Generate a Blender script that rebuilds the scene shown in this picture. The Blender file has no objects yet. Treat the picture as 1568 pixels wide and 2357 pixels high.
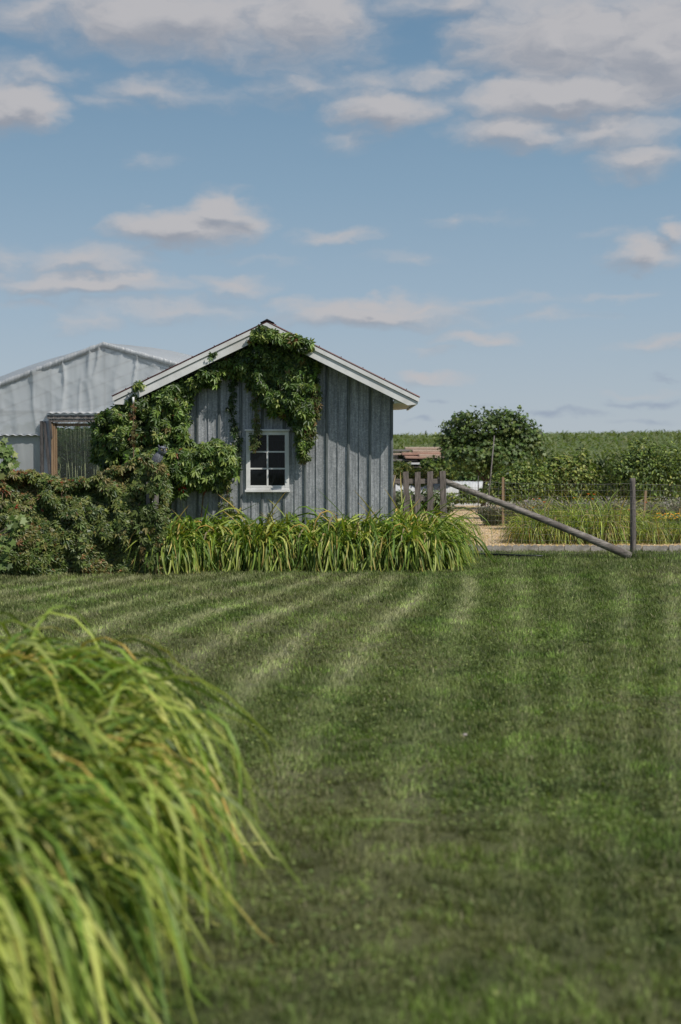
import bpy, bmesh, math, random
import numpy as np
from mathutils import Vector, Matrix

R = math.radians
random.seed(7)
rng = np.random.default_rng(11)
scene = bpy.context.scene
COL = scene.collection

# ------------------------------------------------------------------ camera
CAM_H = 1.6
TILT = math.atan(130 / 3273)
cam_d = bpy.data.cameras.new('camera')
cam = bpy.data.objects.new('camera', cam_d)
COL.objects.link(cam)
cam.location = (0, 0, CAM_H)
cam.rotation_euler = (R(90) - TILT, 0, 0)
cam_d.sensor_width = 36
cam_d.lens = 50
cam_d.clip_end = 5000
cam_d.dof.use_dof = True
cam_d.dof.focus_distance = 20.3
cam_d.dof.aperture_fstop = 2.1
scene.camera = cam

# ------------------------------------------------------------------ light
SUNV = Vector((0.54, -0.45, 0.77)).normalized()
SUN_EL = math.asin(SUNV.z)
SUN_ROT = math.atan2(SUNV.x, SUNV.y)
sun_d = bpy.data.lights.new('sun', 'SUN')
sun_d.energy = 4.2
sun_d.angle = R(0.5)
sun_d.color = (1.0, 0.95, 0.87)
sun = bpy.data.objects.new('sun', sun_d)
COL.objects.link(sun)
sun.rotation_euler = SUNV.to_track_quat('Z', 'Y').to_euler()

scene.view_settings.view_transform = 'Standard'
scene.view_settings.look = 'None'
scene.view_settings.gamma = 1
scene.view_settings.use_curve_mapping = False
scene.view_settings.exposure = 0.0
scene.cycles.max_bounces = 8
scene.cycles.transparent_max_bounces = 12
scene.cycles.use_denoising = True

FD = 3273.0
def P(dx, dy, Y):
    """point at depth Y in the direction measured at (dx, dy) on the 1568-wide view of the photo"""
    cx, cy, cz = dx - 784, FD, -(dy - 1178)
    y = cy * math.cos(TILT) + cz * math.sin(TILT)
    z = -cy * math.sin(TILT) + cz * math.cos(TILT)
    k = Y / y
    return Vector((cx * k, Y, CAM_H + z * k))

# ------------------------------------------------------------------ world
def build_world():
    w = bpy.data.worlds.new('World')
    scene.world = w
    w.use_nodes = True
    nt = w.node_tree
    for n in list(nt.nodes):
        nt.nodes.remove(n)
    N = nt.nodes.new
    L = nt.links.new
    out = N('ShaderNodeOutputWorld')
    bg = N('ShaderNodeBackground')
    bg.inputs['Strength'].default_value = 0.1
    L(bg.outputs[0], out.inputs[0])
    sky = N('ShaderNodeTexSky')
    sky.sky_type = 'NISHITA'
    sky.sun_disc = False
    sky.sun_elevation = SUN_EL
    sky.sun_rotation = SUN_ROT
    sky.altitude = 100
    sky.air_density = 1.0
    sky.dust_density = 0.6
    sky.ozone_density = 1.0

    def mth(op, a, b=None, c=None, clamp=False):
        n = N('ShaderNodeMath'); n.operation = op; n.use_clamp = clamp
        for i, v in enumerate((a, b, c)):
            if v is None: continue
            if hasattr(v, 'is_output'): L(v, n.inputs[i])
            else: n.inputs[i].default_value = v
        return n.outputs[0]
    tc = N('ShaderNodeTexCoord')
    sep = N('ShaderNodeSeparateXYZ'); L(tc.outputs['Generated'], sep.inputs[0])
    az = mth('ARCTAN2', sep.outputs[0], sep.outputs[1])
    el = mth('ARCSINE', sep.outputs[2])
    comb = N('ShaderNodeCombineXYZ'); L(az, comb.inputs[0]); L(el, comb.inputs[1])
    # domain warp
    def vm(op, a, b=None, scale=None):
        n = N('ShaderNodeVectorMath'); n.operation = op
        if hasattr(a, 'is_output'): L(a, n.inputs[0])
        else: n.inputs[0].default_value = a
        if b is not None:
            if hasattr(b, 'is_output'): L(b, n.inputs[1])
            else: n.inputs[1].default_value = b
        if scale is not None: n.inputs['Scale'].default_value = scale
        return n.outputs[0] if op not in ('LENGTH', 'DOT_PRODUCT') else n.outputs[1]

    # ellipse mask group
    g = bpy.data.node_groups.new('cloud_puff', 'ShaderNodeTree')
    g.interface.new_socket('V', in_out='INPUT', socket_type='NodeSocketVector')
    g.interface.new_socket('C', in_out='INPUT', socket_type='NodeSocketVector')
    g.interface.new_socket('S', in_out='INPUT', socket_type='NodeSocketVector')
    g.interface.new_socket('A', in_out='INPUT', socket_type='NodeSocketFloat')
    g.interface.new_socket('Prev', in_out='INPUT', socket_type='NodeSocketFloat')
    g.interface.new_socket('O', in_out='OUTPUT', socket_type='NodeSocketFloat')
    gi = g.nodes.new('NodeGroupInput'); go = g.nodes.new('NodeGroupOutput')
    a = g.nodes.new('ShaderNodeVectorMath'); a.operation = 'SUBTRACT'
    b = g.nodes.new('ShaderNodeVectorMath'); b.operation = 'MULTIPLY'
    c = g.nodes.new('ShaderNodeVectorMath'); c.operation = 'LENGTH'
    d = g.nodes.new('ShaderNodeMath'); d.operation = 'SUBTRACT'; d.inputs[0].default_value = 1
    e = g.nodes.new('ShaderNodeMath'); e.operation = 'MULTIPLY'
    f = g.nodes.new('ShaderNodeMath'); f.operation = 'MAXIMUM'
    gl = g.links.new
    gl(gi.outputs['V'], a.inputs[0]); gl(gi.outputs['C'], a.inputs[1]); gl(a.outputs[0], b.inputs[0])
    gl(gi.outputs['S'], b.inputs[1]); gl(b.outputs[0], c.inputs[0]); gl(c.outputs[1], d.inputs[1])
    gl(d.outputs[0], e.inputs[0]); gl(gi.outputs['A'], e.inputs[1]); gl(e.outputs[0], f.inputs[0])
    gl(gi.outputs['Prev'], f.inputs[1]); gl(f.outputs[0], go.inputs[0])

    CL = [(400,45,440,115,1.9),(700,40,250,130,1.8),(60,30,230,80,1.0),(1050,0,300,60,1.0),(1300,90,330,150,2.0),(1500,110,280,190,2.0),(260,240,200,30,.5),(860,190,200,45,.8),
          (35,240,130,80,1.9),(90,165,150,42,.9),(395,208,230,46,1.0),(700,200,170,50,.8),(890,252,175,70,1.9),(800,320,110,35,.6),
          (1000,175,130,45,1.0),(1320,225,380,75,1.8),(1180,300,200,58,1.5),(1480,365,150,58,1.3),(1400,300,260,60,1.3),
          (340,365,95,30,.5),(425,525,215,62,2.0),(505,497,130,62,2.0),(190,600,220,50,1.2),(190,655,290,42,1.6),(20,600,110,40,.8),
          (300,640,90,26,1.2),(545,658,130,30,1.2),(400,712,340,40,.85),(200,735,115,28,.75),(775,545,130,26,.85),
          (1010,508,60,24,.6),(1120,505,150,20,.4),(930,597,100,22,.6),(1475,588,110,52,1.7),(1550,535,50,40,1.4),
          (850,722,320,48,1.6),(850,700,70,30,1.6),(960,712,90,26,1.4),(1095,772,110,24,1.1),(1270,722,190,22,.65),
          (1510,796,130,24,1.0),(990,862,115,26,1.1),(640,602,60,12,.4),(1380,545,70,18,.35),(1130,690,210,20,.7),(700,700,200,22,.7),(1450,900,150,14,.5),(1010,800,90,14,.5),(600,600,120,16,.5),(80,700,150,18,.6),(1420,686,150,12,.4)]
    GREY = [(1270,955,170,20,1.0),(1500,925,130,20,1.0),(1000,917,70,12,.8),(950,972,60,14,.9),(1480,975,150,14,.7),(1130,940,90,12,.5),(1540,870,60,12,.7)]
    def ae(x, y):
        v = (P(x, y, 100) - Vector((0, 0, CAM_H))).normalized()
        return math.atan2(v.x, v.y), math.asin(v.z)

    # shared noises
    stretch = vm('MULTIPLY', comb.outputs[0], (1, 2.1, 1))
    nz = N('ShaderNodeTexNoise'); nz.noise_dimensions = '3D'; L(stretch, nz.inputs['Vector'])
    nz.inputs['Scale'].default_value = 22; nz.inputs['Detail'].default_value = 7; nz.inputs['Roughness'].default_value = 0.55
    w1 = vm('SUBTRACT', nz.outputs['Color'], (0.5, 0.5, 0.5))
    w1 = vm('MULTIPLY', w1, (0.07, 0.030, 0))
    P0 = vm('ADD', comb.outputs[0], w1)

    def field(vec, lst):
        prev = None
        for (x, y, rx, ry, a_) in lst:
            u, v = ae(x, y)
            gn = N('ShaderNodeGroup'); gn.node_tree = g
            L(vec, gn.inputs['V'])
            gn.inputs['C'].default_value = (u, v, 0)
            gn.inputs['S'].default_value = (FD / rx, FD / ry, 0)
            gn.inputs['A'].default_value = a_
            if prev is None: gn.inputs['Prev'].default_value = 0
            else: L(prev, gn.inputs['Prev'])
            prev = gn.outputs[0]
        return prev
    def fbm(vec, sc, det=8, rough=0.62, off=(0, 0, 0)):
        v = vm('ADD', vec, off)
        v = vm('MULTIPLY', v, (1, 2.0, 1))
        n = N('ShaderNodeTexNoise'); L(v, n.inputs['Vector'])
        n.inputs['Scale'].default_value = sc; n.inputs['Detail'].default_value = det; n.inputs['Roughness'].default_value = rough
        return n.outputs['Fac']
    def dens(vec):
        m = field(vec, CL)
        # elsewhere in the sky: the same kind of broken cloud
        far = fbm(vec, 5, 4, .5)
        inwin = mth('GREATER_THAN', mth('ABSOLUTE', az), 0.29)
        hi = mth('GREATER_THAN', el, 0.36)
        gate = mth('MAXIMUM', inwin, hi)
        fm = mth('MULTIPLY', mth('MULTIPLY', mth('SUBTRACT', far, 0.5), 5.0), gate)
        m = mth('MAXIMUM', m, fm)
        n1 = fbm(vec, 26)
        n2 = fbm(vec, 9, 3)
        t = mth('MULTIPLY', mth('SUBTRACT', n1, 0.5), 1.25)
        t2 = mth('MULTIPLY', mth('SUBTRACT', n2, 0.5), 0.8)
        gate2 = mth('MULTIPLY', m, 4.0, clamp=True)
        s = mth('ADD', m, mth('MULTIPLY', mth('ADD', t, t2), gate2))
        return s
    D0 = dens(P0)
    P1 = vm('ADD', P0, (0.004, 0.0085, 0))
    D1 = dens(P1)
    mr = N('ShaderNodeMapRange'); mr.interpolation_type = 'SMOOTHSTEP'
    L(D0, mr.inputs['Value']); mr.inputs['From Min'].default_value = -0.12; mr.inputs['From Max'].default_value = 1.30
    alpha = mth('MULTIPLY', mr.outputs[0], 0.90)
    # lit top where the cloud is thinner towards the light
    sh = mth('SUBTRACT', D0, D1)
    mr2 = N('ShaderNodeMapRange'); mr2.interpolation_type = 'SMOOTHSTEP'
    L(sh, mr2.inputs['Value']); mr2.inputs['From Min'].default_value = -0.75; mr2.inputs['From Max'].default_value = 0.50
    core = N('ShaderNodeMapRange'); L(D0, core.inputs['Value'])
    core.inputs['From Min'].default_value = 0.4; core.inputs['From Max'].default_value = 1.6
    core.inputs['To Min'].default_value = 0.10; core.inputs['To Max'].default_value = 0.02
    litf = mth('ADD', mr2.outputs[0], core.outputs[0], clamp=True)
    cc = N('ShaderNodeMix'); cc.data_type = 'RGBA'
    L(litf, cc.inputs['Factor'])
    cc.inputs['A'].default_value = (2.95, 3.15, 3.65, 1)
    cc.inputs['B'].default_value = (5.1, 4.95, 5.05, 1)
    # sky tint
    hs = N('ShaderNodeHueSaturation'); L(sky.outputs[0], hs.inputs['Color'])
    hs.inputs['Saturation'].default_value = 1.0; hs.inputs['Value'].default_value = 1.0
    tint = N('ShaderNodeMix'); tint.data_type = 'RGBA'; tint.blend_type = 'MULTIPLY'
    tint.inputs['Factor'].default_value = 1; L(hs.outputs[0], tint.inputs['A'])
    tint.inputs['B'].default_value = SKYTINT
    grad = N('ShaderNodeValToRGB'); ge = grad.color_ramp.elements
    stops = [(0.0,(.46,.525,.585)),(.045,(.435,.505,.575)),(.20,(.335,.448,.562)),(.37,(.235,.365,.495)),(.57,(.150,.275,.415)),(1.0,(.11,.215,.36))]
    ge[0].position = 0; ge[0].color = (*stops[0][1], 1); ge[1].position = 1; ge[1].color = (*stops[-1][1], 1)
    for p_, c_ in stops[1:-1]:
        x_ = ge.new(p_); x_.color = (*c_, 1)
    L(mth('MULTIPLY', el, 2.0, clamp=True), grad.inputs[0])
    g10 = vm('SCALE', grad.outputs[0], None, 9.6)
    fade = N('ShaderNodeMapRange'); L(el, fade.inputs['Value']); fade.inputs['From Min'].default_value = .33; fade.inputs['From Max'].default_value = .7
    fade.inputs['To Min'].default_value = .92; fade.inputs['To Max'].default_value = 0
    skm = N('ShaderNodeMix'); skm.data_type = 'RGBA'; L(fade.outputs[0], skm.inputs['Factor'])
    L(tint.outputs['Result'], skm.inputs['A']); L(g10, skm.inputs['B']); tint = skm
    # grey low strips
    gf = field(P0, GREY)
    gmr = N('ShaderNodeMapRange'); gmr.interpolation_type = 'SMOOTHSTEP'
    L(mth('ADD', gf, mth('MULTIPLY', mth('SUBTRACT', fbm(P0, 30), .5), mth('MULTIPLY', gf, 1.6))), gmr.inputs['Value'])
    gmr.inputs['From Min'].default_value = .15; gmr.inputs['From Max'].default_value = 1.0
    gm = N('ShaderNodeMix'); gm.data_type = 'RGBA'
    L(mth('MULTIPLY', gmr.outputs[0], .75), gm.inputs['Factor']); L(tint.outputs['Result'], gm.inputs['A'])
    gm.inputs['B'].default_value = (2.9, 3.5, 4.5, 1)
    mx = N('ShaderNodeMix'); mx.data_type = 'RGBA'
    L(alpha, mx.inputs['Factor']); L(gm.outputs['Result'], mx.inputs['A']); L(cc.outputs['Result'], mx.inputs['B'])
    L(mx.outputs['Result'], bg.inputs['Color'])
    w.cycles.sampling_method = 'MANUAL'
    w.cycles.sample_map_resolution = 256
SKYTINT = (1.0, 1.0, 1.0, 1)
build_world()

# ------------------------------------------------------------------ helpers
def tag(o, label=None, cat=None, group=None, kind=None):
    if label: o['label'] = label
    if cat: o['category'] = cat
    if group: o['group'] = group
    if kind: o['kind'] = kind
    return o

def empty(name, loc=(0, 0, 0), rz=0):
    o = bpy.data.objects.new(name, None); COL.objects.link(o)
    o.location = loc; o.rotation_euler = (0, 0, rz); o.empty_display_size = .1
    return o

def link(name, me, parent=None, mats=()):
    o = bpy.data.objects.new(name, me); COL.objects.link(o)
    for m in mats: me.materials.append(m)
    if parent is not None: o.parent = parent
    return o

class MB:
    """collects simple solids; .build() links ONE mesh"""
    def __init__(s): s.v = []; s.f = []; s.smooth = []
    def add(s, vs, fs, smooth=False):
        n = len(s.v); s.v += [tuple(v) for v in vs]
        s.f += [tuple(i + n for i in f) for f in fs]; s.smooth += [smooth] * len(fs)
    def box(s, a, b):
        x0, y0, z0 = a; x1, y1, z1 = b
        s.add([(x0,y0,z0),(x1,y0,z0),(x1,y1,z0),(x0,y1,z0),(x0,y0,z1),(x1,y0,z1),(x1,y1,z1),(x0,y1,z1)],
              [(0,3,2,1),(4,5,6,7),(0,1,5,4),(1,2,6,5),(2,3,7,6),(3,0,4,7)])
    def tube(s, pts, rad, seg=8, cap=True):
        pts = [Vector(p) for p in pts]
        if not hasattr(rad, '__len__'): rad = [rad] * len(pts)
        vs = []; fs = []
        for i, p in enumerate(pts):
            t = (pts[min(i+1, len(pts)-1)] - pts[max(i-1, 0)]).normalized()
            a = t.cross(Vector((0, 0, 1)))
            if a.length < .01: a = t.cross(Vector((1, 0, 0)))
            a.normalize(); b = t.cross(a)
            for k in range(seg):
                an = 2 * math.pi * k / seg
                vs.append(p + (a * math.cos(an) + b * math.sin(an)) * rad[i])
        for i in range(len(pts) - 1):
            for k in range(seg):
                k2 = (k + 1) % seg
                fs.append((i*seg+k, i*seg+k2, (i+1)*seg+k2, (i+1)*seg+k))
        if cap:
            fs.append(tuple(range(seg))); fs.append(tuple((len(pts)-1)*seg + k for k in reversed(range(seg))))
        s.add(vs, fs, True)
    def prism(s, poly, y0, y1):
        """poly in xz, extruded along y"""
        n = len(poly)
        vs = [(x, y0, z) for x, z in poly] + [(x, y1, z) for x, z in poly]
        fs = [tuple(range(n)), tuple(range(2*n-1, n-1, -1))]
        for i in range(n):
            j = (i + 1) % n
            fs.append((i, i + n, j + n, j))
        s.add(vs, fs)
    def beam(s, p, q, w, t, up=(0, 0, 1)):
        """rectangular board from p to q, w along 'up'-ish, t across"""
        p = Vector(p); q = Vector(q); d = (q - p).normalized(); up = Vector(up)
        sd = d.cross(up).normalized(); u = sd.cross(d).normalized()
        vs = []
        for c in (p, q):
            for a, b in ((-1,-1),(1,-1),(1,1),(-1,1)):
                vs.append(c + sd * a * t / 2 + u * b * w / 2)
        s.add(vs, [(0,3,2,1),(4,5,6,7),(0,1,5,4),(1,2,6,5),(2,3,7,6),(3,0,4,7)])
    def build(s, name, mat, parent=None, bevel=0):
        me = bpy.data.meshes.new(name)
        me.from_pydata(s.v, [], s.f)
        me.polygons.foreach_set('use_smooth', s.smooth)
        bm = bmesh.new(); bm.from_mesh(me)
        bmesh.ops.recalc_face_normals(bm, faces=bm.faces)
        if bevel:
            es = [e for e in bm.edges if len(e.link_faces) == 2 and e.calc_face_angle(0) > .6]
            bmesh.ops.bevel(bm, geom=es, offset=bevel, segments=2, affect='EDGES', clamp_overlap=True)
        bm.to_mesh(me); bm.free(); me.update()
        return link(name, me, parent, [mat])

# value noise
def _hash(ix, iy, iz, seed):
    h = (ix.astype(np.int64) * 374761393 + iy.astype(np.int64) * 668265263 + iz.astype(np.int64) * 2147483647 + seed * 974711) & 0xffffffff
    h = ((h ^ (h >> 13)) * 1274126177) & 0xffffffff
    h = h ^ (h >> 16)
    return (h & 0xffff) / 65535.0
def vnoise(x, y, z=0.0, seed=0):
    x, y, z = np.broadcast_arrays(np.asarray(x, float), np.asarray(y, float), np.asarray(z, float))
    ix, iy, iz = np.floor(x), np.floor(y), np.floor(z)
    fx, fy, fz = x - ix, y - iy, z - iz
    fx = fx*fx*(3-2*fx); fy = fy*fy*(3-2*fy); fz = fz*fz*(3-2*fz)
    r = 0
    for a in (0, 1):
        for b in (0, 1):
            for c in (0, 1):
                wgt = (fx if a else 1-fx) * (fy if b else 1-fy) * (fz if c else 1-fz)
                r = r + wgt * _hash(ix+a, iy+b, iz+c, seed)
    return r
def fbm(x, y, z=0.0, seed=0, oct=3):
    r = 0; amp = .5; tot = 0
    for o in range(oct):
        r = r + amp * vnoise(np.asarray(x) * 2**o, np.asarray(y) * 2**o, np.asarray(z) * 2**o, seed + o); tot += amp; amp *= .55
    return r / tot

class Leafs:
    """numpy accumulator of instanced little polygons with a colour each"""
    def __init__(s): s.V = []; s.LI = []; s.LT = []; s.C = []; s.n = 0
    def raw(s, V, li, lt, C):
        s.V.append(V.reshape(-1, 3)); s.LI.append(li.reshape(-1) + s.n); s.LT.append(lt.reshape(-1)); s.C.append(C.reshape(-1, 3))
        s.n += V.reshape(-1, 3).shape[0]
    def scatter(s, tmpl, pos, nrm, tip, size, col):
        tv, tf = tmpl
        tv = np.asarray(tv, float); m = len(pos)
        if m == 0: return
        z = nrm / (np.linalg.norm(nrm, axis=1, keepdims=True) + 1e-9)
        y = tip - (tip * z).sum(1, keepdims=True) * z
        y /= (np.linalg.norm(y, axis=1, keepdims=True) + 1e-9)
        x = np.cross(y, z)
        size = np.broadcast_to(np.asarray(size, float), (m,))
        V = pos[:, None, :] + size[:, None, None] * (tv[None, :, 0:1] * x[:, None, :] + tv[None, :, 1:2] * y[:, None, :] + tv[None, :, 2:3] * z[:, None, :])
        li = np.concatenate([np.asarray(f) for f in tf]); lt = np.array([len(f) for f in tf])
        LI = (li[None, :] + (np.arange(m) * len(tv))[:, None])
        LT = np.broadcast_to(lt[None, :], (m, len(lt)))
        C = np.broadcast_to(col[:, None, :], (m, len(tv), 3))
        s.raw(V, LI, LT, C)
    def strap(s, base, az, el0, bend, L, W, col, K=9, pw=1.3, fold=.28, twist=0.0, sig=False, tipcol=None):
        """arching strap leaves"""
        m = len(base)
        ss = np.linspace(0, 1, K)
        if sig:
            s0 = rng.uniform(.12, .42, m)[:, None]; sp = rng.uniform(.34, .52, m)[:, None]
            fs_ = np.clip((ss[None, :] - s0) / sp, 0, 1); prof_ = .12 * ss[None, :] + .88 * fs_ * fs_ * (3 - 2 * fs_)
        else: prof_ = ss[None, :] ** pw
        el = el0[:, None] - bend[:, None] * prof_
        el = np.maximum(el, -1.5)
        h = np.stack([np.cos(az), np.sin(az)], 1)
        step = (L / (K - 1))[:, None]
        dx = np.cos(el) * step; dz = np.sin(el) * step
        X = np.concatenate([np.zeros((m, 1)), np.cumsum((dx[:, :-1] + dx[:, 1:]) / 2, 1)], 1)
        Z = np.concatenate([np.zeros((m, 1)), np.cumsum((dz[:, :-1] + dz[:, 1:]) / 2, 1)], 1)
        side = np.stack([-np.sin(az), np.cos(az), np.zeros(m)], 1)
        cv = (rng.normal(0, .12, m))[:, None] * ss[None, :] ** 2 * L[:, None]
        ctr = base[:, None, :] + np.stack([X * h[:, 0:1], X * h[:, 1:2], Z], 2) + side[:, None, :] * cv[..., None]
        ctr[..., 2] = np.maximum(ctr[..., 2], 0.012)
        nv = np.stack([-np.sin(el) * h[:, 0:1], -np.sin(el) * h[:, 1:2], np.cos(el)], 2)
        tw = (rng.normal(0, 1, m) * twist)[:, None] * ss[None, :]
        sd = side[:, None, :] * np.cos(tw)[..., None] + nv * np.sin(tw)[..., None]
        w = W[:, None] * np.clip(np.minimum(.55 + ss * 2.2, 1), 0, 1)[None, :] * (1 - np.clip((ss - .5) / .51, 0, 1) ** 2.2)[None, :]
        w = np.maximum(w, .0008)
        l = ctr - sd * w[..., None] / 2 + nv * (w * fold)[..., None]
        r = ctr + sd * w[..., None] / 2 + nv * (w * fold)[..., None]
        V = np.stack([l, ctr, r], 2)  # m,K,3,3
        q = []
        for k in range(K - 1):
            a = k * 3
            q += [(a, a+1, a+4, a+3), (a+1, a+2, a+5, a+4)]
        q = np.array(q)
        LI = q[None] + (np.arange(m) * K * 3)[:, None, None]
        LT = np.full((m, len(q)), 4)
        tc = col if tipcol is None else tipcol
        C = col[:, None, :] * (1 - ss[None, :, None] ** 3) + tc[:, None, :] * ss[None, :, None] ** 3
        C = C * (0.9 + .2 * ss[None, :, None])
        C = np.broadcast_to(C[:, :, None, :], (m, K, 3, 3))
        s.raw(np.ascontiguousarray(V), LI, LT, np.ascontiguousarray(C))
    def mesh(s, name):
        V = np.concatenate(s.V); LI = np.concatenate(s.LI).astype(np.int32); LT = np.concatenate(s.LT).astype(np.int32); C = np.concatenate(s.C)
        me = bpy.data.meshes.new(name)
        me.vertices.add(len(V)); me.vertices.foreach_set('co', V.astype(np.float32).ravel())
        me.loops.add(len(LI)); me.loops.foreach_set('vertex_index', LI)
        me.polygons.add(len(LT))
        ls = np.concatenate([[0], np.cumsum(LT)[:-1]]).astype(np.int32)
        me.polygons.foreach_set('loop_start', ls)
        at = me.attributes.new('col', 'FLOAT_COLOR', 'POINT')
        c4 = np.ones((len(C), 4), np.float32); c4[:, :3] = C
        at.data.foreach_set('color', c4.ravel())
        me.update(calc_edges=True)
        return me
    def build(s, name, mat, parent=None):
        return link(name, s.mesh(name), parent, [mat])

def leaflet(ang, L, w, droop, off=0.0):
    ca, sa = math.cos(ang), math.sin(ang)
    pts = [(0, .06, 0), (-w*.75, .38, .10*w*2), (-w, .62, .12*w*2), (0, 1, -droop), (w, .62, .12*w*2), (w*.75, .38, .10*w*2)]
    out = []
    for x, y, z in pts:
        zz = z - droop * y * y * .5
        x, y = x * L, y * L
        out.append((x * ca + y * sa, -x * sa + y * ca, zz * L))
    return out
def palmate(n=5, spread=2.0, w=.2, droop=.25):
    tv = []; tf = []
    for i in range(n):
        a = (i / (n - 1) - .5) * 2 * spread
        L = 1.0 - .32 * abs(a) / spread
        b = len(tv)
        tv += leaflet(a, L, w, droop)
        tf += [(b, b+3, b+2, b+1), (b, b+5, b+4, b+3)]
    return tv, tf
CREEPER = palmate(5, 1.75, .2, .3)
CREEPER3 = palmate(3, .95, .22, .3)
SIMPLE = ([(0,0,0),(-.26,.3,.06),(-.24,.65,.04),(0,1,-.12),(.24,.65,.04),(.26,.3,.06)], [(0,3,2,1),(0,5,4,3)])
NARROW = ([(0,0,0),(-.1,.3,.03),(-.09,.65,.02),(0,1,-.15),(.09,.65,.02),(.1,.3,.03)], [(0,3,2,1),(0,5,4,3)])
MAPLE = ([(0,0,0),(-.55,-.1,.02),(-.42,.3,0),(-.62,.62,-.08),(-.2,.62,.0),(0,1.05,-.12),(.2,.62,0),(.62,.62,-.08),(.42,.3,0),(.55,-.1,.02)],
         [(0,2,1),(0,4,3,2),(0,5,4),(0,6,5),(0,8,7,6),(0,9,8)])

def unit(v): return v / (np.linalg.norm(v, axis=1, keepdims=True) + 1e-9)
def palette(m, cols, weights, jit=.18):
    cols = np.array(cols); wts = np.array(weights, float); wts /= wts.sum()
    c = cols[rng.choice(len(cols), m, p=wts)]
    return np.clip(c * (1 + rng.normal(0, jit, (m, 1))) * (1 + rng.normal(0, .05, (m, 3))), .002, 1)

# ------------------------------------------------------------------ materials
def newmat(name):
    m = bpy.data.materials.new(name); m.use_nodes = True
    nt = m.node_tree
    b = nt.nodes['Principled BSDF']
    return m, nt, b
def leaf_mat(name, rough=.45, trans=.28, spec=.5, tgain=(1.3, 1.5, .5)):
    m, nt, b = newmat(name)
    at = nt.nodes.new('ShaderNodeAttribute'); at.attribute_name = 'col'
    nt.links.new(at.outputs['Color'], b.inputs['Base Color'])
    b.inputs['Roughness'].default_value = rough
    b.inputs['Specular IOR Level'].default_value = spec
    tr = nt.nodes.new('ShaderNodeBsdfTranslucent')
    mu = nt.nodes.new('ShaderNodeMix'); mu.data_type = 'RGBA'; mu.blend_type = 'MULTIPLY'; mu.inputs['Factor'].default_value = 1
    nt.links.new(at.outputs['Color'], mu.inputs['A']); mu.inputs['B'].default_value = (*tgain, 1)
    nt.links.new(mu.outputs['Result'], tr.inputs['Color'])
    mx = nt.nodes.new('ShaderNodeMixShader'); mx.inputs[0].default_value = trans
    nt.links.new(b.outputs[0], mx.inputs[1]); nt.links.new(tr.outputs[0], mx.inputs[2])
    nt.links.new(mx.outputs[0], nt.nodes['Material Output'].inputs['Surface'])
    return m
def noise_mat(name, c1, c2, scale=(1, 1, 1), nscale=8, rough=.7, bump=.0, detail=6, metallic=0, spec=.4, ramp=(.35, .65), c3=None, s3=None):
    m, nt, b = newmat(name)
    N = nt.nodes.new; L = nt.links.new
    tc = N('ShaderNodeTexCoord'); mp = N('ShaderNodeMapping'); mp.inputs['Scale'].default_value = scale
    L(tc.outputs['Object'], mp.inputs[0])
    nz = N('ShaderNodeTexNoise'); nz.inputs['Scale'].default_value = nscale; nz.inputs['Detail'].default_value = detail
    nz.inputs['Roughness'].default_value = .6
    L(mp.outputs[0], nz.inputs['Vector'])
    rp = N('ShaderNodeValToRGB'); rp.color_ramp.elements[0].position = ramp[0]; rp.color_ramp.elements[1].position = ramp[1]
    rp.color_ramp.elements[0].color = (*c1, 1); rp.color_ramp.elements[1].color = (*c2, 1)
    L(nz.outputs['Fac'], rp.inputs[0])
    colout = rp.outputs[0]
    if c3:
        n2 = N('ShaderNodeTexNoise'); n2.inputs['Scale'].default_value = s3; n2.inputs['Detail'].default_value = 4
        L(tc.outputs['Object'], n2.inputs['Vector'])
        mr = N('ShaderNodeMapRange'); mr.inputs['From Min'].default_value = .5; mr.inputs['From Max'].default_value = .68
        L(n2.outputs['Fac'], mr.inputs['Value'])
        mm = N('ShaderNodeMix'); mm.data_type = 'RGBA'; L(mr.outputs[0], mm.inputs['Factor']); L(colout, mm.inputs['A']); mm.inputs['B'].default_value = (*c3, 1)
        colout = mm.outputs['Result']
    L(colout, b.inputs['Base Color'])
    b.inputs['Roughness'].default_value = rough; b.inputs['Metallic'].default_value = metallic
    b.inputs['Specular IOR Level'].default_value = spec
    if bump:
        bp = N('ShaderNodeBump'); bp.inputs['Strength'].default_value = bump; bp.inputs['Distance'].default_value = .01
        L(nz.outputs['Fac'], bp.inputs['Height']); L(bp.outputs[0], b.inputs['Normal'])
    return m

M = {}
M['creeper'] = leaf_mat('creeper_leaf', .42, .24, .38)
M['lily'] = leaf_mat('lily_leaf', .45, .28, .3)
M['leaf'] = leaf_mat('leaf', .5, .25, .4)
M['grassblade'] = leaf_mat('grass_blade', .6, .3, .25)
M['corn'] = leaf_mat('corn_leaf', .5, .3, .4)
M['petal'] = leaf_mat('petal', .6, .35, .2, (1.2, 1, .6))
M['bark'] = noise_mat('bark', (.05,.04,.03), (.13,.10,.08), (1,1,.2), 20, .9, .5)
M['stem'] = noise_mat('vine_stem', (.08,.05,.03), (.16,.1,.06), (1,1,.3), 25, .8, .3)
M['greywood'] = noise_mat('weathered_wood', (.10,.09,.085), (.27,.245,.225), (6,6,.5), 12, .85, .6, c3=(.07,.06,.055), s3=5)
M['polewood'] = noise_mat('weathered_pole', (.09,.08,.07), (.30,.27,.24), (1,6,6), 9, .85, .6, c3=(.10,.085,.075), s3=4)
M['postwood'] = noise_mat('dark_post', (.06,.052,.047), (.19,.165,.15), (6,6,.5), 12, .85, .6)
M['picketwood'] = noise_mat('picket_wood', (.07,.058,.052), (.23,.195,.175), (7,7,.5), 12, .85, .6)
M['darkwood'] = noise_mat('dark_aged_wood', (.045,.042,.04), (.12,.11,.105), (5,5,.5), 12, .85, .5)
M['brownwood'] = noise_mat('brown_wood', (.20,.13,.075), (.36,.25,.15), (6,6,.4), 10, .75, .3)
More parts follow.
